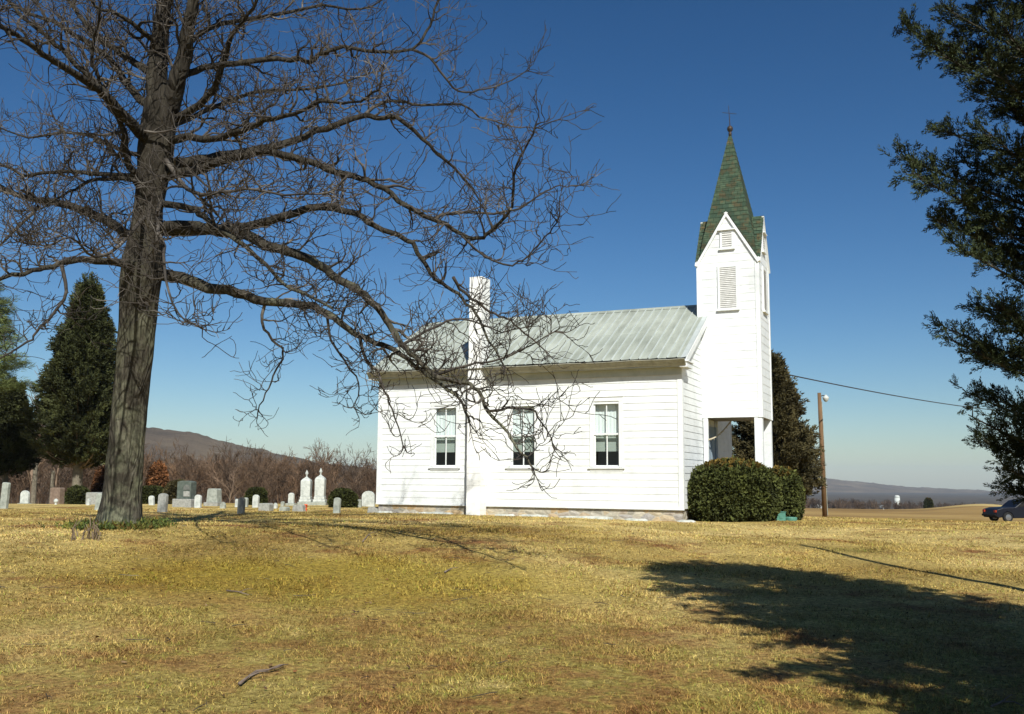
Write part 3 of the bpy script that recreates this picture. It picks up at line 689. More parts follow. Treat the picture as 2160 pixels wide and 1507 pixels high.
# white painted edging pieces at the foot of the foundation
edge = [(818, 1078, 36, 'leftmost white edging stone at the church base, below the left corner'), (925, 1078, 80, 'long white edging stone at the church base just left of the chimney'),
        (1070, 1081, 44, 'white edging stone at the church base right of the chimney foot'), (1130, 1087, 60, 'white edging stone at the church base below the middle window'),
        (1240, 1089, 110, 'longest white edging stone, at the church base below the right window'), (1345, 1095, 46, 'thick short white edging stone right of the longest one'),
        (1451, 1101, 34, 'white edging stone at the church corner touching the big clipped bush')]
for (px_, py_, w, lab) in edge:
    x, _ = wall_px_x(px_, py_); wm = w/72
    y0 = -.16
    g = ground(x, y0); o = MB(); n = 8
    prof = [(-.06, -.05), (.06, -.05), (.055, .03), (.03, .05), (-.04, .045)]
    pts = []
    for i in range(n+1):
        t = i/n; ws = 1 if 0 < i < n else .5
        o.v += [(-wm/2+wm*t, a*ws+random.uniform(-.006, .006), b*ws+random.uniform(-.008, .008)+(.0)) for a, b in prof]
    k = len(prof)
    for i in range(n):
        for j in range(k): j2 = (j+1) % k; o.f.append((i*k+j2, i*k+j, (i+1)*k+j, (i+1)*k+j2))
    o.f.append(tuple(range(k))); o.f.append(tuple(n*k+j for j in reversed(range(k))))
    tag(o.build('edging_stone', G_white, loc=(x, y0, g)), lab, 'edging stone', 'white edging stones along the church foundation')

# ------------------------------------------------------------------ bushes
def blob_foliage(name, c, rx, ry, h, m, parent, n, boxy=2.6, leaf=.035, seed=0, top=1.0, tint=(.6, 1.35)):
    tip = [2.0, 1.15, .9] if h > 1.3 and m is M_bush else [1., 1., 1.]
    """clipped shrub: dark twig core and a shell of small leaves"""
    u = rng.normal(size=(n, 3)); u[:, 2] = np.where(u[:, 2] < 0, u[:, 2]*.75, u[:, 2])
    k = (np.abs(u)**boxy).sum(1)**(1/boxy); u = u/k[:, None]
    wob = np.array([noise.noise(Vector((a*2.2+seed, b*2.2, c_*2.2)))*.07+noise.noise(Vector((a*9+seed, b*9, c_*9)))*.055 for a, b, c_ in u])
    rr = (1+wob)*(1-np.abs(rng.normal(0, .035, n)))
    P = u*rr[:, None]*np.array([rx, ry, h*.56])+np.array([0, 0, h*.44]); P[:, 2] = np.maximum(P[:, 2], rng.uniform(.01, .08, n))
    # lower part: narrow a little
    nrm = u/np.array([rx, ry, h*.5])+rng.normal(0, .8, (n, 3))
    var = [spray('fat', 9, .55, .16, .55) for _ in range(5)]
    t = rng.uniform(*tint, n)*np.clip(1+wob*11, .2, 2.4); t = t[:, None]*np.where((u[:, 2:3] > .82) & (rng.random((n, 1)) < .6), np.array([tip]), np.array([[1., 1., 1.]]))  # hollows tinted darker, bulges lighter: clump shading put into the leaf colour
    V, T, C = scatter(var, P, frames(nrm, n), np.full(n, leaf*1.6)*rng.uniform(.7, 1.4, n), t)
    soup(name, V, T, C, m, parent)
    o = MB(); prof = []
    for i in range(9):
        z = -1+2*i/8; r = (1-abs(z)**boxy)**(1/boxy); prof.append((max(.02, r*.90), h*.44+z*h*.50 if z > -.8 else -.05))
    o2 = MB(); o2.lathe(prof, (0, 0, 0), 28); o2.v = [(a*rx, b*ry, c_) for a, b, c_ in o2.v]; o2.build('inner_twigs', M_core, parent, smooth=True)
def bush(px_, top, base, w, lab, m, D=None, ry=1., n=9000, boxy=2.6, leaf=.05, name='clipped_bush', group=None, cat='bush', sub='foliage', tint=(.6, 1.35)):
    if D is None: p, D = hit(px_, base)
    else:
        p = at(px_, base, D)
    z = ground(p[0], p[1]); h = max(.2, (at(px_, top, D)[2]-z)); rx = w/2*D/FPX
    e = empty(name, (p[0], p[1], z-.02), lab, cat, group, rz=YAW)
    blob_foliage(sub, None, rx, rx*ry, h, m, e, n, boxy, leaf, seed=px_*.1, tint=tint); return e
bush(1545, 979, 1100, 177, 'large rounded green clipped bush hiding the near side of the church porch', M_bush, D=25.4, ry=.85, n=9000, boxy=2.5, leaf=.07)
bush(1646, 996, 1099, 74, 'smaller rounded green clipped bush behind the large one, right of the porch', M_bush, D=27.0, ry=1., n=4500, boxy=2.6, leaf=.07)
bush(723, 1037, 1074, 46, 'dark green shrub flaring upward behind the white slab left of the church', M_bush, D=34, n=3000, leaf=.06, boxy=2.2, tint=(.3, .9))
bush(540, 1033, 1068, 33, 'small dark shrub behind the slim white headstone mid graveyard', M_bush, D=40, n=2500, leaf=.06, boxy=3, tint=(.3, .8))
bush(372, 1018, 1066, 40, 'bronzed dark shrub touching the big dark green monument', M_cedar_brown, D=40, n=3000, leaf=.06, tint=(.4, 1.1))
bush(316, 1030, 1066, 56, 'dark low shrub just right of the old tree trunk', M_bush, D=42, n=3000, leaf=.06, tint=(.25, .7))
bush(163, 1030, 1062, 36, 'dark low shrub under the tall cedar left of the old tree', M_bush, D=43, n=2500, leaf=.06, tint=(.3, .8))
bush(330, 978, 1058, 34, 'rust-orange young tree still holding leaves beyond the graveyard', M_rust, D=58, n=2600, leaf=.10, boxy=1.7, name='rusty_sapling', cat='tree')
bush(215, 985, 1058, 34, 'rust-brown sapling half hidden left of the old tree trunk', M_rust, D=62, n=2200, leaf=.10, boxy=1.7, name='rusty_sapling', cat='tree', tint=(.3, .7))
bush(1959, 1054, 1070, 10, 'tiny dark shrub standing alone on the far brown field crest', M_bush, D=245, n=900, leaf=.25, tint=(.3, .7))

# ------------------------------------------------------------------ conifers
def conifer(px_, top, base, w, D, lab, m, name='cedar_tree', shape='cone', nb=240, per=11, tr=.16, trunk_clear=.06, spr=.34, group=None, tint=(.55, 1.3), bk=None, low=.75):
    p = at(px_, base, D); z = ground(p[0], p[1]); H = at(px_, top, D)[2]-z; rw = w/2*D/FPX
    e = empty(name, (p[0], p[1], z-.03), lab, 'tree', group)
    o = MB(); n = 10; pts = [(math.sin(i*1.1)*.03, math.cos(i*1.7)*.03, H*i/n*.97) for i in range(n+1)]; o.tube(pts, [tr*(1-.93*i/n)+(.06 if i == 0 else 0) for i in range(n+1)], 9)
    tk = o.build('trunk', bk or M_cbark, e, smooth=True)
    P = []; Dv = []; tn = []; lb = MB()
    for b in range(nb):
        t = (b+.5)/nb; hz = trunk_clear+(1-trunk_clear)*t
        if shape == 'cone': rr = (1-t**1.25)*min(1, low+(t/.22)*(1-low))
        elif shape == 'egg': rr = math.sin(math.pi*min(1, (.16+.84*t)**.85))**.7*.98 if t < .985 else .1
        else: rr = (1-t)**.8
        a = b*2.39996+random.uniform(-.4, .4); rr = rw*max(.06, rr)*random.uniform(.62, 1.16)*(1+.15*math.sin(a*3+hz*9)+.10*math.sin(hz*31+a))
        d = np.array([math.cos(a), math.sin(a), 0]); rise = .55 if shape != 'pine' else .12
        z0 = H*hz*.95-rr*.18
        prev = np.array([0, 0, max(.3, z0)])
        q = [prev+d*rr*s+np.array([0, 0, rr*rise*s*s]) for s in (0, .35, .7, 1.)]
        lb.tube(q, [.02*rw+.01, .015*rw+.008, .008*rw+.004, .004], 4, cap=False)
        bt = random.uniform(*tint)
        for k in range(per):
            s = 1-random.random()**1.6*.8
            c = prev+d*rr*s+np.array([0, 0, rr*rise*s*s]); side = np.array([-d[1], d[0], 0])*random.gauss(0, .13)*rr*(1.25-s*.4)
            P.append(c+side+np.array([0, 0, random.gauss(0, .07)*(1 if shape != 'pine' else .35)])); 
            up = random.uniform(.2, 1.3) if shape != 'pine' else random.uniform(-.05, .3)
            Dv.append(d*(.5+s)+np.array([0, 0, up])+rng.normal(0, .35, 3)*(1 if shape != 'pine' else .6)); tn.append(bt*random.uniform(.75, 1.2))
    lb.build('limbs', M_cbark, e)
    for k in range(per*6):
        P.append(np.array([random.gauss(0, .05*rw), random.gauss(0, .05*rw), H*random.uniform(.86, .99)])); Dv.append(np.array([random.gauss(0, .4), random.gauss(0, .4), 1.])); tn.append(1.)
    P = np.array(P); Dv = np.array(Dv); n = len(P)
    var = [spray('fat', 26, .30, .045, .42) for _ in range(5)] if shape != 'pine' else [spray('thin', 34, .34, .016, .5) for _ in range(4)]
    V, T, C = scatter(var, P, frames(Dv, n), np.full(n, spr)*rng.uniform(.7, 1.35, n), np.array(tn))
    soup('crown', V, T, C, m, e); return e
conifer(1634, 750, 1090, 184, 32.0, 'bronze-green cedar tree standing just behind the church tower', M_cedar_brown, shape='cone', nb=300, per=20, spr=.32, tr=.14, low=.85, trunk_clear=.10)
conifer(160, 578, 1056, 205, 52, 'tall dense dark cedar left of the old tree, behind the graves', M_cedar, shape='cone', nb=440, per=17, spr=.52, tr=.3, trunk_clear=.20, bk=M_palebark, tint=(.4, 1.2))
conifer(8, 812, 1056, 100, 56, 'lower dark cedar at the left edge beside the tall one', M_cedar, shape='cone', nb=260, per=12, spr=.55, tr=.2, trunk_clear=.30, bk=M_palebark, tint=(.35, 1.))
conifer(-100, 520, 1060, 262, 46, 'light green pine with layered branches at the left edge', M_pine, name='pine_tree', shape='pine', nb=90, per=26, spr=.7, tr=.3, trunk_clear=.50, tint=(.8, 1.4), low=1)

# near cedar on the right, reaching into the frame
def near_cedar():
    fw, rt = 6.6, 4.45
    def cf(r, f, z): return np.array([CAM[0]+_R[0]*r-_R[1]*f, CAM[1]+_R[1]*r+_R[0]*f, z])
    b = cf(rt, fw, 0); gz = ground(b[0], b[1]); H = 7.3
    e = empty('cedar_tree', (b[0], b[1], gz-.05), 'big dark cedar close by, its boughs hanging in from the right edge', 'tree')
    o = MB(); n = 12; o.tube([(math.sin(i)*.04, math.cos(i*1.4)*.04, H*i/n) for i in range(n+1)], [.24*(1-.92*i/n)+(.10 if i == 0 else 0) for i in range(n+1)], 12); o.build('trunk', M_cbark, e, smooth=True)
    off = np.array([b[0], b[1], gz-.05]); P = []; Dv = []; tn = []; sz = []; lb = MB()
    def bough(tip, dens, size, thick=.03, w=.30, droop=.1):
        tip = np.array(tip, float); st = np.array([0, 0, max(.4, tip[2]-.55*np.linalg.norm(tip[:2])*.55)]); ln = np.linalg.norm(tip-st)
        mid = (st+tip)/2+np.array([0, 0, -.10*ln]); q = [(1-s)**2*st+2*s*(1-s)*mid+s*s*tip for s in np.linspace(0, 1, 8)]
        lb.tube(q, [thick*(1-.85*i/7) for i in range(8)], 6, cap=False); d = (tip-mid)/np.linalg.norm(tip-mid); dh = np.cross(d, [0, 0, 1]); dh /= np.linalg.norm(dh); bt = random.uniform(.7, 1.15)
        nt_ = int(dens*ln)
        for k in range(nt_):   # side twigs carrying sprays
            s = 1-random.random()**1.1*.82; c = (1-s)**2*st+2*s*(1-s)*mid+s*s*tip
            sd2 = random.choice((-1, 1)); l = random.uniform(.10, w)*(1.25-s*.75); td = d*random.uniform(.3, .9)+dh*sd2*random.uniform(.2, 1)+np.array([0, 0, random.uniform(-.45, .75)]); td /= np.linalg.norm(td)
            lb.tube([c, c+td*l*.6, c+td*l+np.array([0, 0, .02])], [.006, .004, .002], 3, cap=False)
            for j in range(4):
                P.append(c+td*l*random.uniform(.25, 1.)+rng.normal(0, .018, 3)); Dv.append(td+rng.normal(0, .45, 3)); tn.append(bt*random.uniform(.7, 1.25)); sz.append(size*random.uniform(.7, 1.25))
    # boughs seen in the photograph: tip pixel + depth
    tips = [(1912, 60, 5.2), (1955, 95, 4.9), (2010, 130, 5.3), (2085, 140, 4.7), (2050, 20, 5.6), (2120, 60, 4.4), (1905, 330, 5.1), (1925, 365, 4.8), (1985, 275, 5.3), (2075, 195, 5.0),
            (2085, 280, 4.6), (2040, 400, 5.2), (1960, 455, 5.0), (1990, 500, 4.7), (2050, 500, 5.2), (2100, 538, 5.0), (1990, 690, 5.1), (2005, 715, 4.8), (2060, 650, 5.2), (2110, 650, 4.7), (2080, 740, 5.2),
            (2045, 830, 5.0), (2042, 875, 4.8), (2090, 840, 5.3), (2075, 930, 5.0), (2115, 985, 4.9), (2125, 1030, 5.1), (2140, 880, 4.6), (2130, 340, 4.6), (2130, 450, 4.9), (2140, 700, 4.7), (2145, 110, 5.2), (2000, 20, 5.0), (2110, -30, 5.0), (2010, -60, 5.4), (2150, 950, 5.3), (2030, 340, 5.2), (2070, 460, 4.8), (2120, 240, 5.1)]
    for (px_, py_, D) in tips: bough(at(px_, py_, D*1.34)-off, 32, .098, .024, .19)
    # the rest of the crown
    for k in range(420):
        t = (k+.5)/420; z = 1.5+t*(H-1.4); a = k*2.39996; rr = 1.85*(.62+.38*min(1, t/.3))*(1-max(0, (t-.45))**2*1.7)*random.uniform(.7, 1.05)
        back = max(0, -(math.cos(a)*-_R[1]+math.sin(a)*_R[0])); rr *= 1+1.15*back*(1-_sm((z-4.2)/2))
        tip = np.array([math.cos(a)*rr, math.sin(a)*rr, z*(1-.25*back)]); wp = tip+off; dd = wp-CAM; zc = dd@_F
        if zc > .3:
            sx = 1080+FPX*(dd@_R2)/zc; sy = 753-FPX*(dd@_U2)/zc
            if sx < 2290 and -120 < sy < 1500: continue
        if math.hypot(wp[0]-CAM[0], wp[1]-CAM[1]) < 2.4: continue
        bough(tip, 12, .20, .03, .42)
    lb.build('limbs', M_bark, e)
    P = np.array(P); Dv = np.array(Dv); n = len(P); var = [spray('fat', 46, .20, .026, .36) for _ in range(6)]
    V, T, C = scatter(var, P, frames(Dv, n), np.array(sz), np.array(tn)); soup('crown', V, T, C, M_cedar_near, e)
near_cedar()

# ------------------------------------------------------------------ the old bare tree
def old_tree():
    D0 = 16.8; z0 = ground(*TREE); e = empty('bare_tree', (TREE[0], TREE[1], z0), 'big old leafless tree with spreading crooked limbs left of the church', 'tree')
    off = np.array([TREE[0], TREE[1], z0]); U = lambda px_, py_, dd=0: at(px_, py_, D0+dd)-off
    pxr = lambda w, dd=0: w/2*(D0+dd)/FPX
    # trunk with buttress roots
    prof = [(1135, 252, 122), (1118, 252, 112), (1090, 253, 97), (1050, 257, 86), (1000, 262, 80), (940, 267, 76), (860, 274, 74), (780, 283, 74), (700, 290, 75), (640, 295, 79), (590, 299, 84), (550, 303, 84), (500, 309, 68), (440, 315, 60), (380, 322, 66), (320, 330, 76), (260, 336, 74), (215, 342, 68)]
    o = MB(); sides = 32; nn = 0
    fine_ = []
    for (a, b) in zip(prof[:-1], prof[1:]):
        for s in (0, .34, .67): fine_.append(tuple(a[i]+(b[i]-a[i])*s for i in range(3)))
    fine_.append(prof[-1])
    for (y_, x_, w_) in fine_:
        c = U(x_, y_); r = pxr(w_)*.94; low = max(0, (y_-1040)/95)
        for k in range(sides):
            an = 2*math.pi*k/sides
            fl = 1+low*low*.22*math.sin(an*5+.6)+.05*math.sin(an*4+y_*.006+1)+.045*math.sin(an*3+y_*.004)+.08*noise.noise(Vector((math.cos(an)*1.6, math.sin(an)*1.6, y_*.012)))+.035*noise.noise(Vector((math.cos(an)*7, math.sin(an)*7, y_*.02)))
            o.v.append((c[0]+r*fl*math.cos(an), c[1]+r*fl*math.sin(an), c[2]))
    m_ = len(fine_)
    for i in range(m_-1):
        for k in range(sides): k2 = (k+1) % sides; o.f.append((i*sides+k, i*sides+k2, (i+1)*sides+k2, (i+1)*sides+k))
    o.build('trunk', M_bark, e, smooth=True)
    # traced limbs: [(px,py)...], width px start/end, depth change at the tip
    LIMBS = [
     ([(338, 250), (333, 190), (336, 120), (342, 50), (348, 0), (352, -70), (350, -160), (356, -240)], 58, 12, .4),
     ([(356, 235), (372, 180), (385, 120), (398, 60), (408, 0), (420, -70), (436, -150), (448, -230)], 46, 10, -.9),
     ([(335, 578), (380, 588), (440, 605), (500, 617), (560, 636), (640, 642), (690, 662), (730, 690), (765, 712), (805, 727), (843, 745), (870, 768), (886, 781), (930, 812), (975, 850), (990, 892)], 30, 5, -3.2),
     ([(340, 482), (400, 478), (446, 484), (520, 498), (580, 524), (620, 533), (670, 556), (715, 590), (760, 616), (785, 639), (805, 661), (828, 695), (850, 727), (875, 752), (918, 792), (960, 806), (992, 812), (1012, 832), (1030, 868), (1070, 912), (1102, 958), (1122, 985)], 32, 4, -4.6),
     ([(345, 486), (420, 488), (500, 478), (558, 468), (600, 457), (674, 437), (749, 450), (786, 476), (860, 505), (882, 531), (904, 571), (918, 589), (956, 612), (985, 640), (1010, 673), (1030, 720), (1062, 770)], 27, 4, -1.2),
     ([(340, 430), (401, 439), (430, 458), (455, 482), (500, 505), (560, 560), (600, 600), (650, 622), (700, 650)], 17, 5, -5.2),
     ([(350, 350), (401, 342), (465, 331), (550, 316), (620, 297), (689, 271), (767, 245), (800, 250), (838, 249), (890, 292), (930, 330), (975, 372), (1010, 420)], 27, 4, 2.4),
     ([(767, 245), (800, 218), (838, 214), (890, 222), (972, 219), (1009, 245), (1060, 262), (1110, 268)], 9, 3, .8),
     ([(340, 372), (409, 360), (470, 338), (540, 322), (600, 327), (656, 342), (711, 364), (760, 375), (808, 398), (856, 435), (919, 464), (972, 494), (1009, 502), (1038, 487), (1079, 435), (1087, 372), (1105, 316), (1128, 268)], 24, 4, -3.4),
     ([(919, 464), (940, 450), (1000, 448), (1060, 448), (1110, 430), (1140, 412), (1170, 395), (1205, 392)], 8, 2.5, .4),
     ([(972, 494), (1020, 540), (1080, 560), (1115, 540), (1150, 500), (1175, 470)], 7, 2.5, -.6),
     ([(956, 585), (970, 607), (997, 632), (1026, 652), (1053, 668), (1076, 675), (1107, 704), (1150, 740)], 8, 3, 1),
     ([(350, 300), (398, 290), (446, 294), (513, 275), (558, 256), (620, 238), (680, 215), (740, 220), (800, 190)], 20, 4, -5),
     ([(375, 170), (409, 149), (465, 138), (520, 130), (613, 125), (656, 130), (682, 111), (723, 98), (767, 108), (868, 104), (908, 52), (916, 22), (940, -40)], 17, 4, 1.4),
     ([(868, 104), (908, 123), (934, 160), (968, 193), (1010, 190), (1060, 180), (1110, 150)], 7, 2.5, .9),
     ([(375, 250), (420, 220), (460, 170), (483, 93), (513, 45), (540, 5), (560, -60)], 20, 5, -1.6),
     ([(390, 100), (440, 60), (520, 40), (600, 30), (680, 10), (760, 20), (830, -10)], 14, 3, 2.2),
     ([(310, 557), (256, 557), (178, 547), (111, 562), (67, 573), (11, 586), (-45, 600), (-120, 640)], 20, 5, -3.4),
     ([(130, 560), (139, 618), (111, 663), (78, 700), (59, 722), (0, 755), (-40, 770)], 9, 3, -.4),
     ([(310, 510), (275, 498), (238, 472), (208, 457), (160, 439), (111, 427), (67, 420), (30, 409), (0, 394), (-60, 370), (-130, 360)], 27, 6, 2.6),
     ([(82, 435), (59, 461), (22, 494), (0, 520), (-50, 560)], 9, 3, -.8),
     ([(320, 379), (282, 379), (204, 378), (160, 398), (130, 412), (90, 440), (50, 445)], 13, 3, -1.6),
     ([(310, 372), (279, 372), (204, 368), (160, 364), (93, 364), (56, 372), (0, 346), (-60, 330)], 14, 4, 1.8),
     ([(320, 300), (294, 279), (242, 223), (208, 190), (149, 149), (93, 115), (48, 85), (0, 55), (-60, 20)], 28, 7, -4),
     ([(242, 223), (205, 175), (175, 149), (130, 108), (97, 74), (48, 37), (0, -20), (-30, -60)], 17, 5, -.4),
     ([(330, 240), (305, 219), (271, 182), (242, 138), (208, 104), (160, 78), (111, 45), (60, 30), (0, -10)], 22, 5, 1.6),
     ([(335, 165), (309, 149), (275, 126), (245, 105), (223, 93), (178, 48), (141, 0), (110, -60)], 20, 5, .6),
     ([(300, 400), (282, 372), (271, 342), (264, 308), (260, 268), (230, 215), (208, 163), (195, 120), (205, 60), (215, 0)], 20, 4, -1.9),
     ([(330, 90), (290, 60), (250, 30), (200, 10), (170, -40)], 14, 4, -1.),
     ([(560, 638), (552, 680), (575, 718), (598, 745), (578, 792), (560, 830), (545, 865)], 8, 2.5, .2),
     ([(758, 706), (768, 748), (790, 778), (808, 812), (822, 850), (840, 900), (850, 940)], 9, 2.5, -.3),
     ([(690, 664), (700, 720), (740, 780), (760, 820), (745, 858)], 7, 2.5, .5),
     ([(1030, 868), (1060, 865), (1100, 862), (1128, 868), (1150, 900), (1165, 935)], 7, 2.5, .2),
     ([(850, 727), (900, 700), (960, 672), (1000, 680), (1060, 700), (1110, 690)], 7, 2.5, .5),
     ([(918, 792), (985, 770), (1040, 760), (1100, 740), (1170, 700)], 7, 2.5, -.5),
     ([(340, 420), (330, 470), (345, 520), (350, 590), (375, 660), (420, 690)], 11, 3, -4.6),
     ([(345, 330), (395, 400), (440, 410), (520, 400), (600, 410), (700, 405)], 12, 3, -5.5),
     ([(335, 280), (400, 250), (480, 215), (560, 190), (640, 190), (720, 175), (800, 150)], 14, 3, 4.5),
     ([(320, 330), (260, 320), (200, 290), (130, 280), (60, 290), (0, 270)], 13, 3, 2.6),
     ([(310, 450), (250, 520), (200, 540), (150, 500), (100, 520), (40, 510)], 10, 3, -5),
    ]
    tw = MB(); cnt = [0, 0, 0]; big = MB()
    def wig(p, d, ln, r, lvl, seg):
        st = ln/seg; pts = [p.copy()]; d = d.copy(); rs = [r]
        for i in range(seg):
            d = d+Vector([random.gauss(0, .30 if lvl == 1 else .25) for _ in range(3)])+Vector((0, 0, .02+.09*(i/seg)))
            d.normalize(); p = p+d*st*random.uniform(.75, 1.25); pts.append(p.copy()); rs.append(r*(1-.82*(i+1)/seg))
        return pts, rs
    def kids(pts, rs, lvl, count, lens, start=.15):
        n = len(pts)-1
        for c in range(count):
            t = start+(1-start)*((c+random.random())/count); f = min(t*n, n-.001); i = int(f); p = pts[i].lerp(pts[i+1], f-i); pr = rs[i]+(rs[i+1]-rs[i])*(f-i)
            ax = (pts[i+1]-pts[i]).normalized(); o1 = ax.orthogonal().normalized(); o1.rotate(Matrix.Rotation(random.uniform(0, 2*math.pi), 3, ax))
            an = R(random.uniform(30, 70)); d = (ax*math.cos(an)+o1*math.sin(an)+Vector((0, 0, .22)))
            if d.z < -.35: d.z *= .35
            d = d.normalized()
            ln = random.uniform(*lens)*(1.15-.55*t if lvl == 1 else 1); r = min(pr*.72, {1: .024, 2: .0125, 3: .0085}[lvl]*random.uniform(.8, 1.3)); r = max(r, .0070)
            seg = {1: 11, 2: 8, 3: 5}[lvl]; P_, Rr = wig(p, d, ln, r, lvl, seg); cnt[lvl-1] += 1
            Rr = [max(q, .0048) for q in Rr]
            tw.tube(P_, Rr, {1: 5, 2: 4, 3: 3}[lvl], cap=False)
            if lvl == 1: kids(P_, Rr, 2, int(ln*4.4)+2, (.32, .90), .12)
            elif lvl == 2: kids(P_, Rr, 3, int(ln*2.6)+1, (.16, .46), .15)
    parts = []
    for (pl, w0, w1, dd) in LIMBS:
        # depth runs linearly along the limb
        n = len(pl); L_ = [0]
        for a, b in zip(pl[:-1], pl[1:]): L_.append(L_[-1]+math.hypot(a[0]-b[0], a[1]-b[1]))
        # depth at the start: on the trunk, or on the limb it forks from
        d_start = 0; best = 1e9
        for (ql, dq) in parts:
            for (qx, qy), qd in zip(ql, dq):
                dist = math.hypot(qx-pl[0][0], qy-pl[0][1])
                if dist < best and dist < 26: best = dist; d_start = qd
        if 270 < pl[0][0] < 400: d_start = 0
        deps = [d_start+dd*(l/L_[-1])**.9 for l in L_]
        parts.append((pl, deps))
        # subdivide with a Catmull-Rom spline + crookedness
        W = [Vector(U(x, y, q)) for (x, y), q in zip(pl, deps)]; pts = []; rs = []
        for i in range(n-1):
            p0, p1, p2, p3 = W[max(i-1, 0)], W[i], W[i+1], W[min(i+2, n-1)]
            for s in (0, .33, .67):
                q = .5*((2*p1)+(p2-p0)*s+(2*p0-5*p1+4*p2-p3)*s*s+(3*p1-p0-3*p2+p3)*s**3); T_ = (L_[i]+(L_[i+1]-L_[i])*s)/L_[-1]
                pts.append(q+Vector([random.gauss(0, .012) for _ in range(3)])*(1 if i else 0)); rs.append(pxr(w0+(w1-w0)*T_**.75, deps[i])*.95)
        pts.append(W[-1]); rs.append(pxr(w1)*.9)
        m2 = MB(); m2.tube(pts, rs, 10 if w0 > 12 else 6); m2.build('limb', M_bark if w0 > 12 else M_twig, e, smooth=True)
        tot = sum((a-b).length for a, b in zip(pts[:-1], pts[1:]))
        st = .10 if pl[0][0] > 420 or pl[0][0] < 250 else .12
        if w0 > 40: kids(pts, rs, 1, int(tot*4.2), (.9, 2.0), .12)
        elif pl[-1][1] > 600 and pl[0][0] > 300: kids(pts, rs, 1, int(tot*2.9)+2, (.30, .85), st)
        elif w0 < 10: kids(pts, rs, 1, int(tot*3.2)+2, (.25, .72), st)
        else: kids(pts, rs, 1, int(tot*3.4)+3, (.40, 1.1), st)
        # a bunch at the tip
        d = (pts[-1]-pts[-3]).normalized()
        for _ in range(3):
            P_, Rr = wig(pts[-1], (d+Vector([random.gauss(0, .4) for _ in range(3)])).normalized(), random.uniform(.25, .6), .011, 2, 6); tw.tube(P_, [max(q, .005) for q in Rr], 4, cap=False); kids(P_, Rr, 3, 5, (.15, .4), .2)
    tw.build('twigs', M_twig, e)
    print('twigs', cnt, len(tw.f))
old_tree()

# weeds and sprouts at the tree foot
def weeds():
    P = []; n = 900
    for k in range(n):
        a = random.uniform(0, 2*math.pi); r = random.gauss(.62, .16); x = TREE[0]+math.cos(a)*r; y = TREE[1]+math.sin(a)*r*1.0; P.append((x, y, ground(x, y)-.01))
    P = np.array(P); Dv = rng.normal(0, .45, (n, 3)); Dv[:, 2] = 1; var = [spray('fat', 7, .5, .10, .4) for _ in range(4)]
    t = np.array([[1, 1, 1], [1.9, 1.4, 1.2], [1.5, .7, .7]])[rng.choice(3, n, p=[.55, .3, .15])]*rng.uniform(.6, 1.2, (n, 1))
    V, T, C = scatter(var, P, frames(Dv, n), np.full(n, .08)*rng.uniform(.6, 1.6, n), t)
    tag(soup('weeds', V, T, C, M_weed), 'green weeds and dead leaves ringing the foot of the old tree', 'weeds', kind='stuff')
    p, D = hit(182, 1140); o = MB()
    for k in range(16):
        b = np.array([random.gauss(0, .10), random.gauss(0, .10), -.02]); h = random.uniform(.18, .42); o.tube([b, b+np.array([random.gauss(0, .04), random.gauss(0, .04), h*.6]), b+np.array([random.gauss(0, .08), random.gauss(0, .08), h])], [.012, .010, .004], 5)
    e = tag(o.build('sprouting_stump', M_cbark, loc=p), 'dark clump of cut sprouts at the left foot of the old tree', 'sprouts')
weeds()

def litter():
    P = []; n = 1500
    for k in range(n):
        d = math.sqrt(random.uniform(5.2**2, 24**2)); a = R(random.uniform(-31, 31)); x = CAM[0]+d*(math.sin(a)*_R[0]-math.cos(a)*_R[1]); y = CAM[1]+d*(math.sin(a)*_R[1]+math.cos(a)*_R[0])
        if noise.noise(Vector((x*.35, y*.35, 20))) < random.uniform(-.35, .3): continue
        P.append((x, y, ground(x, y)+.018))
    P = np.array(P); n = len(P); Lf = []
    for _ in range(4):
        V = []; T = []
        for i in range(8):
            an = i*math.pi/4; r = random.uniform(.6, 1.); V.append((math.cos(an)*r, math.sin(an)*r*.6, random.uniform(-.1, .35)))
        V.append((0, 0, 0)); T = [(8, i, (i+1) % 8) for i in range(8)]; Lf.append((np.array(V), np.array(T)))
    Dv = rng.normal(0, .35, (n, 3)); Dv[:, 2] = 1; t = np.array([[.8, .8, .8], [1.0, .75, .6], [.5, .5, .5], [1.4, 1.6, 1.8]])[rng.choice(4, n, p=[.4, .2, .32, .08])]
    V, T, C = scatter(Lf, P, frames(Dv, n), rng.uniform(.012, .030, n), t)
    tag(soup('leaf_litter', V, T, C, tinted('dead_brown_leaves', (.15, .085, .04))), 'scattered dead brown leaves on the lawn', 'leaves', kind='stuff')
litter()
def twig_litter():
    o = MB()
    for k in range(170):
        d = math.sqrt(random.uniform(5.4**2, 21**2)); a = R(random.uniform(-31, 12)); x = CAM[0]+d*(math.sin(a)*_R[0]-math.cos(a)*_R[1]); y = CAM[1]+d*(math.sin(a)*_R[1]+math.cos(a)*_R[0])
        th = random.uniform(0, 6.28); l = random.uniform(.06, .28); pts = []
        for i in range(4):
            pts.append((x, y, ground(x, y)+.022+random.uniform(0, .008))); x += math.cos(th)*l/3; y += math.sin(th)*l/3; th += random.gauss(0, .45)
        r = random.uniform(.0025, .0055); o.tube(pts, [r, r*.9, r*.7, r*.4], 4)
    tag(o.build('twig_litter', M_twig), 'little dead twigs dropped in the lawn around the old tree', 'twigs', kind='stuff')
twig_litter()
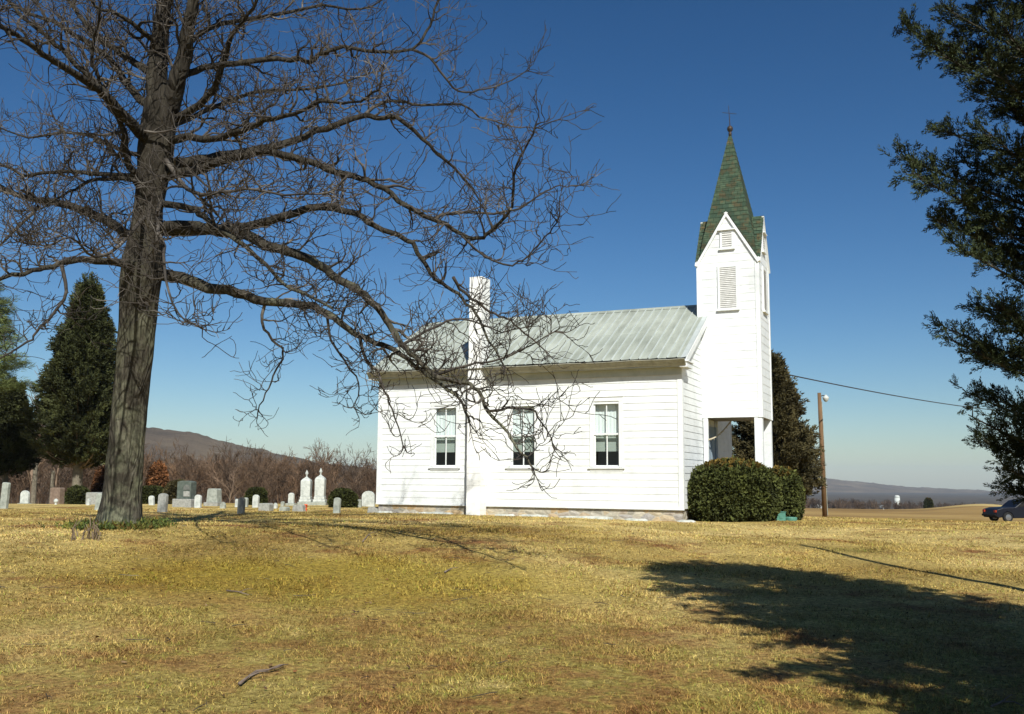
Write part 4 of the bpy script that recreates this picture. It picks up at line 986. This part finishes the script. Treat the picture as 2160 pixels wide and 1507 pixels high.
# sticks fallen on the lawn
def stick(pl, w, lab, m=M_twig):
    P = []
    c, D = hit(*pl[len(pl)//2])
    for q in pl:
        h_, _ = hit(*q); P.append(Vector(h_)-Vector(c)+Vector((0, 0, w*1.2+.01)))
    o = MB(); rr = [w*(.75+.5*random.random())*(1-.6*i/(len(P)-1)) for i in range(len(P))]; o.tube(P, rr, 7)
    for i in (1, 3):
        if i < len(P)-1: o.tube([P[i], P[i]+Vector((.05, .08, .03)), P[i]+Vector((.07, .16, .02))], [w*.5, w*.35, w*.2], 5)
    tag(o.build('fallen_stick', m, loc=c, smooth=True), lab, 'stick', 'sticks fallen on the lawn')
M_stick = noisy('grey_weathered_stick', [(.3, (.11, .08, .062)), (.7, (.20, .155, .125))], 8)
stick([(505, 1452), (522, 1438), (540, 1425), (565, 1421), (585, 1418), (598, 1412)], .013, 'longest crooked grey stick lying on the lawn near the bottom edge', M_stick)
stick([(938, 1212), (945, 1208), (952, 1203)], .012, 'short dark stick on the lawn in the middle distance', M_stick)
stick([(2092, 1499), (2115, 1489), (2140, 1490), (2158, 1496)], .010, 'pale curved stick at the bottom right corner in the cedar shadow', M_stick)
stick([(478, 1250), (505, 1254), (525, 1260)], .009, 'thin straight stick on the lawn below the old tree', M_stick)
stick([(765, 1146), (778, 1130), (782, 1135)], .009, 'forked twig standing up from the grass right of the old tree', M_stick)

# ------------------------------------------------------------------ graves
def place(px_, base, D=None):
    if D is None: p, D = hit(px_, base)
    else: p = at(px_, base, D); p[2] = ground(p[0], p[1])
    return p, D
def slab(px_, top, base, w, style, m, lab, D=None, depth=.12, tilt=0, twist=0, bw=0, bh=0, name='headstone'):
    p, D = place(px_, base, D); W_m = w*D/FPX; H = max(.1, at(px_, top, D)[2]-p[2]); e_loc = (p[0], p[1], p[2])
    o = MB(); hw_ = W_m/2; zb = -.08
    if bh:
        Hb = bh*D/FPX
        zb = Hb
    def outline():
        if style == 'round': return [(-hw_, zb), (hw_, zb), (hw_, H-hw_*.8)]+[(hw_*math.cos(a), H-hw_*.8+hw_*.8*math.sin(a)) for a in np.linspace(.2, math.pi-.2, 9)]+[(-hw_, H-hw_*.8)]
        if style == 'flat': return [(-hw_, zb), (hw_, zb), (hw_, H-.04), (hw_-.03, H), (-hw_+.03, H), (-hw_, H-.04)]
        if style == 'seg': return [(-hw_, zb), (hw_, zb), (hw_*.98, H*.86)]+[(hw_*.98*math.cos(a), H*.86+H*.14*math.sin(a)) for a in np.linspace(.3, math.pi-.3, 7)]+[(-hw_*.98, H*.86)]
        if style == 'point': return [(-hw_, zb), (hw_, zb), (hw_*.9, H*.6), (hw_*.3, H*.93), (0, H), (-hw_*.3, H*.93), (-hw_*.9, H*.6)]
        if style == 'taper': return [(-hw_, zb), (hw_, zb), (hw_*.86, H*.92), (hw_*.7, H), (-hw_*.7, H), (-hw_*.86, H*.92)]
    ol = outline(); o.prism(ol, -depth/2, depth/2)
    if bh:
        e = empty(name, e_loc, lab, 'headstone', 'headstones in the graveyard', rz=YAW*.4+twist); e.rotation_euler.y = tilt
        o.build('tablet', m, e, bevel=.012)
        o = MB(); bwm = bw*D/FPX/2; o.box(-bwm, bwm, -depth*.5-.08, depth*.5+.08, -.1, zb-.002); o.build('base', G_grey if m not in (G_white,) else G_pale, e, bevel=.015)
    else:
        ob = o.build(name, m, loc=e_loc, bevel=.012); ob.rotation_euler = (random.gauss(0, .035), tilt+random.gauss(0, .018), YAW*.4+twist); tag(ob, lab, 'headstone', 'headstones in the graveyard')
slab(8, 1018, 1073, 16, 'flat', G_pale, 'tall narrow pale headstone at the left edge of the graveyard', tilt=.05)
slab(52, 1035, 1060, 20, 'round', G_white, 'wide white round-topped headstone between the left edge and the tall cedar', D=44, bw=26, bh=2.5)
slab(120, 1029, 1059, 24, 'flat', G_brown, 'brown sandstone block headstone under the tall cedar', D=46, depth=.35)
slab(199, 1039, 1060, 30, 'flat', G_grey, 'grey block headstone half hidden left of the old tree trunk', D=42, depth=.35)
slab(207, 1041, 1076, 14, 'flat', G_pale, 'leaning pale headstone touching the left side of the trunk', tilt=.10)
slab(320, 1046, 1066, 11, 'round', G_white, 'little tilted white headstone just right of the old tree', tilt=-.12)
slab(342, 1041, 1081, 20, 'seg', G_grey, 'tall mottled grey headstone right of the old tree', tilt=.02)
slab(417, 1044, 1072, 14, 'round', G_white, 'white round-topped headstone beside the dark monument base', tilt=-.04)
slab(451, 1031, 1068, 26, 'taper', G_pale, 'thick tapered grey headstone on a plinth, right of the dark monument', depth=.34, bw=33, bh=8)
slab(470, 1059, 1073, 12, 'point', G_pale, 'small pointed grey headstone in front of the thick tapered one')
slab(500, 1053, 1071, 8, 'flat', G_white, 'white headstone peeping out on the left behind the dark slate one', D=36)
slab(518, 1050, 1071, 9, 'round', G_pale, 'pale headstone peeping out on the right behind the dark slate one', D=36)
slab(508, 1050, 1084, 14, 'seg', G_dark, 'dark slate headstone standing nearest the old tree shadow', tilt=.02)
slab(539, 1044, 1071, 13, 'round', G_white, 'slim white headstone in front of a small dark shrub')
slab(561, 1062, 1078, 25, 'flat', G_grey, 'low wide grey headstone block between slim white stones', depth=.3)
slab(581, 1061, 1073, 8, 'point', G_white, 'tiny white pointed marker left of the footstone pair')
slab(596, 1058, 1068, 7, 'round', G_pale, 'tiny pale round marker left of the slim arched headstone')
slab(614, 1040, 1067, 12, 'round', G_white, 'slim arched white headstone on a base left of the obelisks', bw=20, bh=5)
slab(632, 1066, 1079, 26, 'taper', G_grey, 'low grey wedge-shaped headstone in front of the obelisks', depth=.3)
slab(600, 1069, 1078, 15, 'flat', G_pale, 'very low pale kerb-like headstone left of the orange flowers', depth=.3)
slab(710, 1050, 1083, 14, 'seg', G_pale, 'weathered pale headstone in front of the flaring dark shrub', tilt=.02)
slab(757, 1054, 1071, 11, 'flat', G_pale, 'short pale headstone left of the wide white one by the church')
slab(777, 1036, 1069, 28, 'round', G_white, 'wide white round-topped headstone next to the church corner')
slab(790, 1070, 1082, 26, 'taper', G_grey, 'low grey headstone wedge at the left corner of the church', depth=.3)
slab(187, 1052, 1060, 7, 'point', G_white, 'tiny white marker at the left foot of the grey block', D=39)
# ball marker
p, D = place(118, 1060, 41); o = MB(); o.lathe([(.06, -.05), (.05, .03), (.03, .05), (.08, .09), (.10, .15), (.08, .21), (.02, .25)], (0, 0, 0), 14); tag(o.build('ball_marker', G_white, loc=p, smooth=True), 'small white ball-topped grave marker before the brown sandstone block', 'grave marker')
# dark green monument
p, D = place(392, 1070); e = empty('family_monument', p, 'large dark green granite monument on a wide grey base', 'monument', rz=YAW*.3)
s_ = D/FPX; o = MB(); o.box(-23*s_, 23*s_, -.28, .28, -.1, 17*s_); o.build('base', G_grey, e, bevel=.02)
H = (1070-1015)*s_; o = MB(); o.prism([(-17*s_, 17*s_+.003), (17*s_, 17*s_+.003), (17*s_, H*.94)]+[(17*s_*math.cos(a), H*.94+H*.06*math.sin(a)) for a in np.linspace(.3, math.pi-.3, 6)]+[(-17*s_, H*.94)], -.17, .17); o.build('die', G_green, e, bevel=.02)
o = MB(); o.box(0*s_, 15*s_, -.19, -.172, 22*s_, 33*s_); o.build('carved_panel', G_grey, e, bevel=.004)
o = MB(); o.prism([(-1*s_, 36*s_), (15*s_, 36*s_)]+[(7*s_+8*s_*math.cos(a), 40*s_+7*s_*math.sin(a)) for a in np.linspace(0, math.pi, 9)], -.188, -.172); o.build('arched_relief', G_dark, e)
# the two white obelisks
for px_, top, lab in ((645, 992, 'shorter left one of two tall white marble monuments with urn finials'), (674.5, 988, 'taller right one of two tall white marble monuments with urn finials')):
    p, D = place(px_, 1066); s_ = D/FPX; e = empty('urn_monument', p, lab, 'monument', 'paired white urn monuments', rz=YAW)
    Ht = (1066-top)*s_
    o = MB(); o.box(-15*s_, 15*s_, -15*s_, 15*s_, -.1, 7*s_); o.build('base', G_pale, e, bevel=.02)
    o = MB(); o.box(-12.5*s_, 12.5*s_, -12.5*s_, 12.5*s_, 7*s_+.002, 12*s_); o.box(-11*s_, 11*s_, -11*s_, 11*s_, 12*s_+.002, 18*s_); o.build('plinth', G_white, e, bevel=.015)
    w = 10.3*s_; h0 = 18*s_+.003; h1 = Ht-25*s_; o = MB()
    o.hexa([(-w*.95, -w*.95, h0), (w*.95, -w*.95, h0), (w*.95, w*.95, h0), (-w*.95, w*.95, h0), (-w, -w, h1), (w, -w, h1), (w, w, h1), (-w, w, h1)])
    prev = w*1.0; z = h1+.001
    for k in range(6):
        a0 = k/6; a1 = (k+1)/6; r0 = w*math.cos(a0*math.pi/2)**.8 if k else w; r1 = max(w*math.cos(a1*math.pi/2)**.8, w*.22); za = h1+10*s_*a0+.001; zb = h1+10*s_*a1
        o.hexa([(-r0, -r0, za), (r0, -r0, za), (r0, r0, za), (-r0, r0, za), (-r1, -r1, zb), (r1, -r1, zb), (r1, r1, zb), (-r1, r1, zb)])
    o.build('shaft', G_white, e, bevel=.008)
    o = MB(); b = h1+10*s_; o.lathe([(2.2*s_, 0), (1.4*s_, 1.5*s_), (1.2*s_, 3*s_), (3*s_, 6*s_), (3.6*s_, 8*s_), (2.4*s_, 10*s_), (2.7*s_, 10.6*s_), (1.2*s_, 12*s_), (.8*s_, 14*s_), (.2*s_, 15*s_)], (0, 0, b), 14); o.build('urn_finial', G_white, e, smooth=True)
# orange flowers
p, D = place(644, 1079); o = MB()
for k in range(26):
    a = random.uniform(0, 6.28); r = random.uniform(0, .07); c = np.array([math.cos(a)*r, math.sin(a)*r, random.uniform(.05, .20)])
    o.lathe([(.005, -.02), (.028, 0), (.018, .02)], c, 6)
o.tube([(0, 0, -.02), (0, 0, .1)], [.04, .05], 8); tag(o.build('flower_posy', M_orange, loc=p), 'small bunch of orange cloth flowers at a grave before the monuments', 'flowers')

# ------------------------------------------------------------------ poles, wire, small things by the porch
p, D = place(1740, 1086, 39.); e = empty('light_pole', p, 'short leaning wooden pole with a yard light right of the church', 'pole')
top = at(1728, 829, 39.)-p; bdir = top/np.linalg.norm(top)
o = MB(); o.tube([np.array([0, 0, -.2]), top*.5, top], [.10, .088, .072], 12); o.build('pole', M_pole, e, smooth=True)
o = MB(); o.tube([top*.02+np.array([.11, .0, 0]), top*.5+np.array([.10, -.0, 0]), top*.93+np.array([.085, 0, 0])], .013, 6); o.build('conduit', G_pale, e)
a = top*.965; dv = np.array([_R[0], _R[1], 0]); o = MB(); o.tube([a, a+dv*.12+np.array([0, 0, .07]), a+dv*.26+np.array([0, 0, .06])], .018, 6); o.build('lamp_arm', M_iron, e)
lc = a+dv*.26; o = MB(); o.lathe([(.03, .10), (.06, .06), (.12, .0), (.125, -.03), (.10, -.10), (.07, -.16), (.02, -.19)][::-1], lc, 16); o.build('lamp_head', G_white, e, smooth=True)
# pole out of frame on the right whose shadow crosses the lawn
tip, Dt = hit(1690, 1150); Hp = 7.6
bx_, by_ = tip[0]+math.sin(AZ)*Hp/math.tan(EL), tip[1]-math.cos(AZ)*Hp/math.tan(EL)
gz = ground(bx_, by_); Hp -= (gz-tip[2])
e = empty('utility_pole', (bx_, by_, gz), 'tall wooden utility pole beyond the right edge casting a long thin shadow', 'pole')
o = MB(); o.tube([(0, 0, -.3), (0, 0, Hp*.5), (0, 0, Hp)], [.085, .07, .055], 12); o.build('pole', M_pole, e, smooth=True)
# service wire to the far pole
fp = at(2290, 1095, 74.); fz = ground(fp[0], fp[1]); ftop = at(2290, 873, 74.)
e = empty('utility_pole', (fp[0], fp[1], fz), 'distant wooden utility pole off to the right behind the cedar carrying the wire', 'pole')
o = MB(); o.tube([(0, 0, -.3), (0, 0, ftop[2]-fz+.3)], [.15, .11], 10); o.build('pole', M_pole, e, smooth=True)
o = MB(); o.box(-.9, .9, -.05, .05, ftop[2]-fz-.25, ftop[2]-fz-.13); o.build('crossarm', M_pole, e)
w0 = np.array([-1.0, WD-.3, 4.35]); w0 = at(1560, 768, 31.5); w0 = np.array([-.6, WD+.1, 3.95]) if False else w0
q1 = at(1687, 794, 36.); q2 = at(2045, 850, 60.)
pts = []
for i in range(61):
    t = i/60; p = w0*(1-t)+np.array(ftop)*t; pts.append(p)
# drop the sag so the wire passes through the seen points
pj = lambda P: (1080+FPX*((P-CAM)@_R2)/((P-CAM)@_F), 753.5-FPX*((P-CAM)@_U2)/((P-CAM)@_F))
pts = [p-np.array([0, 0, .55*4*t*(1-t)]) for p, t in zip(pts, np.linspace(0, 1, 61))]
c0 = pts[0].copy(); o = MB(); o.tube([p-c0 for p in pts], .022, 5, cap=False); tag(o.build('overhead_wire', M_iron, loc=c0), 'thin black overhead service wire running right from behind the church', 'wire')
# green boxes and thin post beside the bushes
M_teal = noisy('teal_green_paint', [(.3, (.05, .16, .12)), (.7, (.09, .24, .18))], 6, .5)
p, D = place(1646, 1099, 26.0); o = MB(); o.box(-.12, .12, -.1, .1, 0, .22); o.box(-.135, .135, -.115, .115, .221, .245); o.box(-.05, .05, -.112, -.101, .06, .14); ob = tag(o.build('utility_box', M_teal, loc=p, bevel=.01), 'small teal green box on the ground between the two clipped bushes', 'box'); ob.rotation_euler.z = YAW
p, D = place(1668, 1101, 26.2); o = MB(); o.lathe([(.17, 0), (.175, .08), (.165, .10), (.14, .105), (.135, .02)], (0, 0, 0), 18); tag(o.build('hose_reel', M_teal, loc=p), 'low round teal green tub under the smaller clipped bush', 'tub')
p, D = place(1691, 1102, 27.5); o = MB(); o.tube([(0, 0, -.1), (.01, 0, .2), (0, .0, .42)], [.022, .02, .018], 7); o.tube([(0, 0, .421), (0, 0, .44)], [.028, .028], 7); tag(o.build('thin_post', M_pole, loc=p), 'thin reddish wooden stake right of the clipped bushes', 'stake')

# ------------------------------------------------------------------ parked car at the far right
def car():
    D = 66.; p = at(2150, 1090, D); g = ground(p[0], p[1]); e = empty('parked_car', (p[0], p[1], g), 'dark navy car parked beyond the lawn at the right edge', 'car', rz=YAW+.08)
    paint = mat('navy_car_paint', (.004, .005, .010), .45, .0, .3); gl = mat('car_glass', (.01, .012, .015), .08, 0, .8); rub = mat('tyre_rubber', (.015, .015, .015), .9); chrome = mat('wheel_metal', (.3, .3, .31), .3, .8)
    red = mat('lamp_red', (.45, .05, .02), .3)
    x0 = -2.15
    body = [(0, .42), (.02, .62), (.08, .86), (.5, .98), (1.25, 1.02), (1.38, 1.03), (1.95, 1.46), (2.3, 1.53), (3.4, 1.52), (3.75, 1.44), (4.2, 1.02), (4.5, .95), (4.55, .5), (4.4, .3), (4.05, .3)]
    def arch(cx_): return [(cx_+.38*math.cos(a), .34+.38*math.sin(a)) for a in np.linspace(0, math.pi, 9)]
    ol = [(x0+a, b) for a, b in body]+[(x0+a, b) for a, b in arch(3.65)]+[(x0+1.2, .28)]+[(x0+a, b) for a, b in arch(.82)]+[(x0+.12, .3)]
    o = MB(); o.prism(ol[::-1], -.86, .86); b_ = o.build('body', paint, e, bevel=.04)
    o = MB(); o.prism([(x0+1.5, 1.07), (x0+2.5, 1.07), (x0+2.5, 1.44), (x0+2.02, 1.41)], -.875, -.862); o.prism([(x0+2.58, 1.07), (x0+3.95, 1.07), (x0+3.6, 1.42), (x0+2.58, 1.44)], -.875, -.862); o.build('side_window', gl, e)
    for s in (-1, 1):
        for wx in (.82, 3.65):
            o = MB(); pr = [(.20, -.1), (.32, -.1), (.345, -.06), (.345, .06), (.32, .1), (.20, .1)]
            k0 = MB(); k0.lathe(pr, (0, 0, 0), 24); k0.v = [(a+x0+wx, c_+s*.80, b+.345) for a, b, c_ in k0.v]; w_ = k0.build('wheel', rub, e, smooth=False)
            k0 = MB(); k0.lathe([(.03, -.115), (.2, -.105), (.21, 0), (.2, .105), (.03, .115)], (0, 0, 0), 20); k0.v = [(a+x0+wx, c_+s*.80, b+.345) for a, b, c_ in k0.v]; k0.build('rim', chrome, w_)
    o = MB(); o.box(x0-.01, x0+.06, -.80, -.55, .66, .82); o.build('side_lamp', red, e, bevel=.01); o = MB(); o.box(x0-.01, x0+.06, .55, .80, .66, .82); o.build('side_lamp', red, e, bevel=.01)
    o = MB(); o.box(x0-.06, x0+.0, -.84, .84, .40, .54); o.build('bumper', rub, e, bevel=.03)
car()

# ------------------------------------------------------------------ far things: silo, cottage, woods, hills
p = at(1893, 1068, 640); gz = ground(p[0], p[1]); e = empty('silo', (p[0], p[1], gz), 'white domed farm silo beyond the brown field', 'silo')
H = at(1893, 1045, 640)[2]-gz; o = MB(); o.lathe([(1.75, 0), (1.75, H-1.5)], (0, 0, 0), 24); o.build('barrel', G_white, e, smooth=True); o = MB(); o.lathe([(1.8, H-1.49), (1.7, H-.9), (1.3, H-.3), (.7, H-.05), (.1, H)], (0, 0, 0), 24); o.build('dome', G_white, e, smooth=True)
def cottage(px_, top, D, w, lab):
    p = at(px_, top, D); gz = ground(p[0], p[1]); H = p[2]-gz; e = empty('farm_cottage', (p[0], p[1], gz), lab, 'house', rz=YAW)
    h = w*D/FPX/2; o = MB(); o.box(-h, h, -3, 3, 0, H*.7); o.build('wall', G_white, e); o = MB(); o.prism([(-h*1.05, H*.7+.01), (h*1.05, H*.7+.01), (0, H)], -3.2, 3.2); o.build('roof', G_white, e)
cottage(1726, 1064, 590, 15, 'tiny white gabled cottage far off, just left of the leaning pole')
cottage(1862, 1066, 600, 7, 'tiny white shed far off, just left of the silo')

def bare_variants(nv, fineness, tw_r):
    out = []
    for v_ in range(nv):
        mb = MB()
        def br(p, d, ln, r, lv):
            pts = [p]; q = p.copy(); dd = d.copy(); rs = [r]
            for i in range(4):
                dd = (dd+Vector([random.gauss(0, .13) for _ in range(3)])+Vector((0, 0, .08))).normalized(); q = q+dd*ln/4; pts.append(q.copy()); rs.append(r*(1-.2*(i+1)))
            mb.tube(pts, [max(a, tw_r) for a in rs], 4 if lv == 0 else 3, cap=False)
            if lv >= fineness: return
            for k in range(9 if lv == 0 else 5):
                t = random.uniform(.25 if lv == 0 else .2, 1); i = min(3, int(t*4)); b = pts[i].lerp(pts[i+1], t*4-i); ax = (pts[i+1]-pts[i]).normalized(); o1 = ax.orthogonal().normalized(); o1.rotate(Matrix.Rotation(random.uniform(0, 6.28), 3, ax)); an = R(random.uniform(22, 48))
                br(b, (ax*math.cos(an)+o1*math.sin(an)).normalized(), ln*random.uniform(.38, .6), r*.45, lv+1)
        br(Vector((0, 0, -.03)), Vector((0, 0, 1)), .62, .014, 0)
        V = np.array(mb.v); T = []
        for f in mb.f: T.append((f[0], f[1], f[2])); T.append((f[0], f[2], f[3]))
        out.append((V, np.array(T)))
    return out
def wood(name, lab, n, pxr_, Dr, topy, fineness=3, tw=.0022, tint=(.55, 1.3), hvar=.25, m=M_wood, hmin=5):
    var = bare_variants(5, fineness, tw); P = []; sc = []; tn = []
    for k in range(n):
        px_ = random.uniform(*pxr_); D = random.uniform(*Dr)**1.; p = at(px_, 1060, D); g = ground(p[0], p[1]); ty = np.interp(px_, *zip(*topy)); H = (at(px_, ty, D)[2]-g)*random.uniform(1-hvar, 1.06)
        P.append((p[0], p[1], g)); sc.append(max(hmin, H)); c = random.uniform(*tint); w_ = random.random(); tn.append((c*(1+.15*w_), c, c*(1.0-.18*w_)))
    n = len(P); an = rng.uniform(0, 6.28, n); Rm = np.zeros((n, 3, 3)); Rm[:, 0, 0] = np.cos(an); Rm[:, 0, 1] = -np.sin(an); Rm[:, 1, 0] = np.sin(an); Rm[:, 1, 1] = np.cos(an); Rm[:, 2, 2] = 1
    V, T, C = scatter(var, np.array(P), Rm, np.array(sc), np.array(tn)); tag(soup(name, V, T, C, m), lab, 'wood', kind='stuff')
LT = [(-200, 880), (0, 900), (100, 900), (320, 938), (420, 936), (520, 934), (600, 946), (680, 942), (790, 948), (900, 965), (1400, 980), (1900, 1000)]
wood('woodland', 'brown leafless woodland behind the graveyard', 460, (-260, 1150), (95, 150), LT, 3, .0024)
wood('woodland_edge', 'low brown thicket at the foot of the woodland', 260, (-260, 1100), (85, 100), [(-200, 1010), (900, 1015)], 2, .005, tint=(.35, .9), hmin=2.5)
wood('far_woodland', 'thin line of distant brown trees beyond the right-hand field', 700, (1200, 2300), (420, 760), [(1200, 1040), (1700, 1047), (1850, 1050), (1950, 1055), (2100, 1060), (2300, 1062)], 2, .010, tint=(.4, .9), hvar=.4, hmin=3)
def lone_tree(px_, top, D, lab, tint, base=1058):
    p = at(px_, base, D); g = ground(p[0], p[1]); H = at(px_, top, D)[2]-g; e = empty('leafless_tree', (p[0], p[1], g), lab, 'tree')
    V, T = bare_variants(1, 3, .0016)[0]; m2 = MB(); soup('branches', V*H, T, np.full(len(V), tint), M_wood, e)
    o = MB(); o.tube([(0, 0, -.1), (0, 0, H*.3)], [H*.018, H*.013], 8); o.build('trunk', M_palebark, e)
lone_tree(485, 962, 78, 'pale-limbed leafless tree standing before the woodland edge', 1.9)
lone_tree(70, 745, 66, 'tall grey leafless tree between the pine and the tall cedar', 1.5)
lone_tree(108, 800, 70, 'shorter grey leafless tree tight against the left of the tall cedar', 1.4)

M_hill = mat('wooded_hill', (.1, .07, .06), 1., spec=0)
hv = coord(M_hill, kind='World'); hcol = ramp(M_hill, nz(M_hill, hv, .006, 9, .75), [(.3, (.07, .052, .034)), (.5, (.15, .108, .068)), (.68, (.22, .165, .105))]); L(M_hill, hcol, BS(M_hill).inputs['Base Color']); bump(M_hill, nz(M_hill, hv, .03, 8, .8), 1., 14.)
def hills(name, lab, D, prof, depth, foot, rough):
    xs = np.linspace(prof[0][0], prof[-1][0], 260); V = []; Fc = []; rows = 22
    for j in range(rows+1):
        t = j/rows; d = D+(t-.6)*depth
        for x in xs:
            ty = np.interp(x, *zip(*prof)); p = at(x, 1010, d); zt = at(x, ty, D)[2]
            s = math.sin(min(1, t/.6)*math.pi/2) if t < .6 else math.cos((t-.6)/.4*math.pi/2); z = foot+(zt-foot)*s+rough*noise.noise(Vector((p[0]/(rough*9), p[1]/(rough*9), 0)))+rough*.5*noise.noise(Vector((p[0]/(rough*2.2), p[1]/(rough*2.2), 4)))
            V.append((p[0], p[1], z))
    k = len(xs)
    for j in range(rows):
        for i in range(k-1): Fc.append((j*k+i, j*k+i+1, (j+1)*k+i+1, (j+1)*k+i))
    me = bpy.data.meshes.new(name); me.from_pydata(V, [], Fc); me.polygons.foreach_set('use_smooth', [True]*len(me.polygons)); me.update(); tag(link(name, me, M_hill), lab, 'hills', kind='structure')
hills('hills', 'long low wooded ridge on the right horizon', 5200, [(1100, 990), (1400, 992), (1640, 1003), (1720, 1009), (1780, 1013), (1842, 1020), (1900, 1027), (2000, 1032), (2130, 1038), (2300, 1043), (2600, 1050)], 2200, -70, 7)
hills('hill_ridge', 'brown wooded ridge above the woodland on the left', 1700, [(-500, 870), (0, 885), (200, 893), (310, 905), (400, 914), (450, 928), (520, 944), (600, 962), (700, 982), (850, 994), (1100, 1000)], 900, -30, 4)

# ------------------------------------------------------------------ air
HAZE = 7.0e-5
if HAZE:
    m = bpy.data.materials.new('haze_air'); m.use_nodes = True; t_ = m.node_tree; t_.nodes.remove(t_.nodes['Principled BSDF']); pv = t_.nodes.new('ShaderNodeVolumePrincipled')
    pv.inputs['Color'].default_value = (.62, .80, 1, 1); pv.inputs['Density'].default_value = HAZE; pv.inputs['Anisotropy'].default_value = 0.; t_.links.new(pv.outputs[0], t_.nodes['Material Output'].inputs['Volume'])
    o = MB(); o.box(-9500, 9500, -9500, 9500, -80, 140); tag(o.build('haze', m), 'thin bluish haze filling the air', 'haze', kind='stuff')
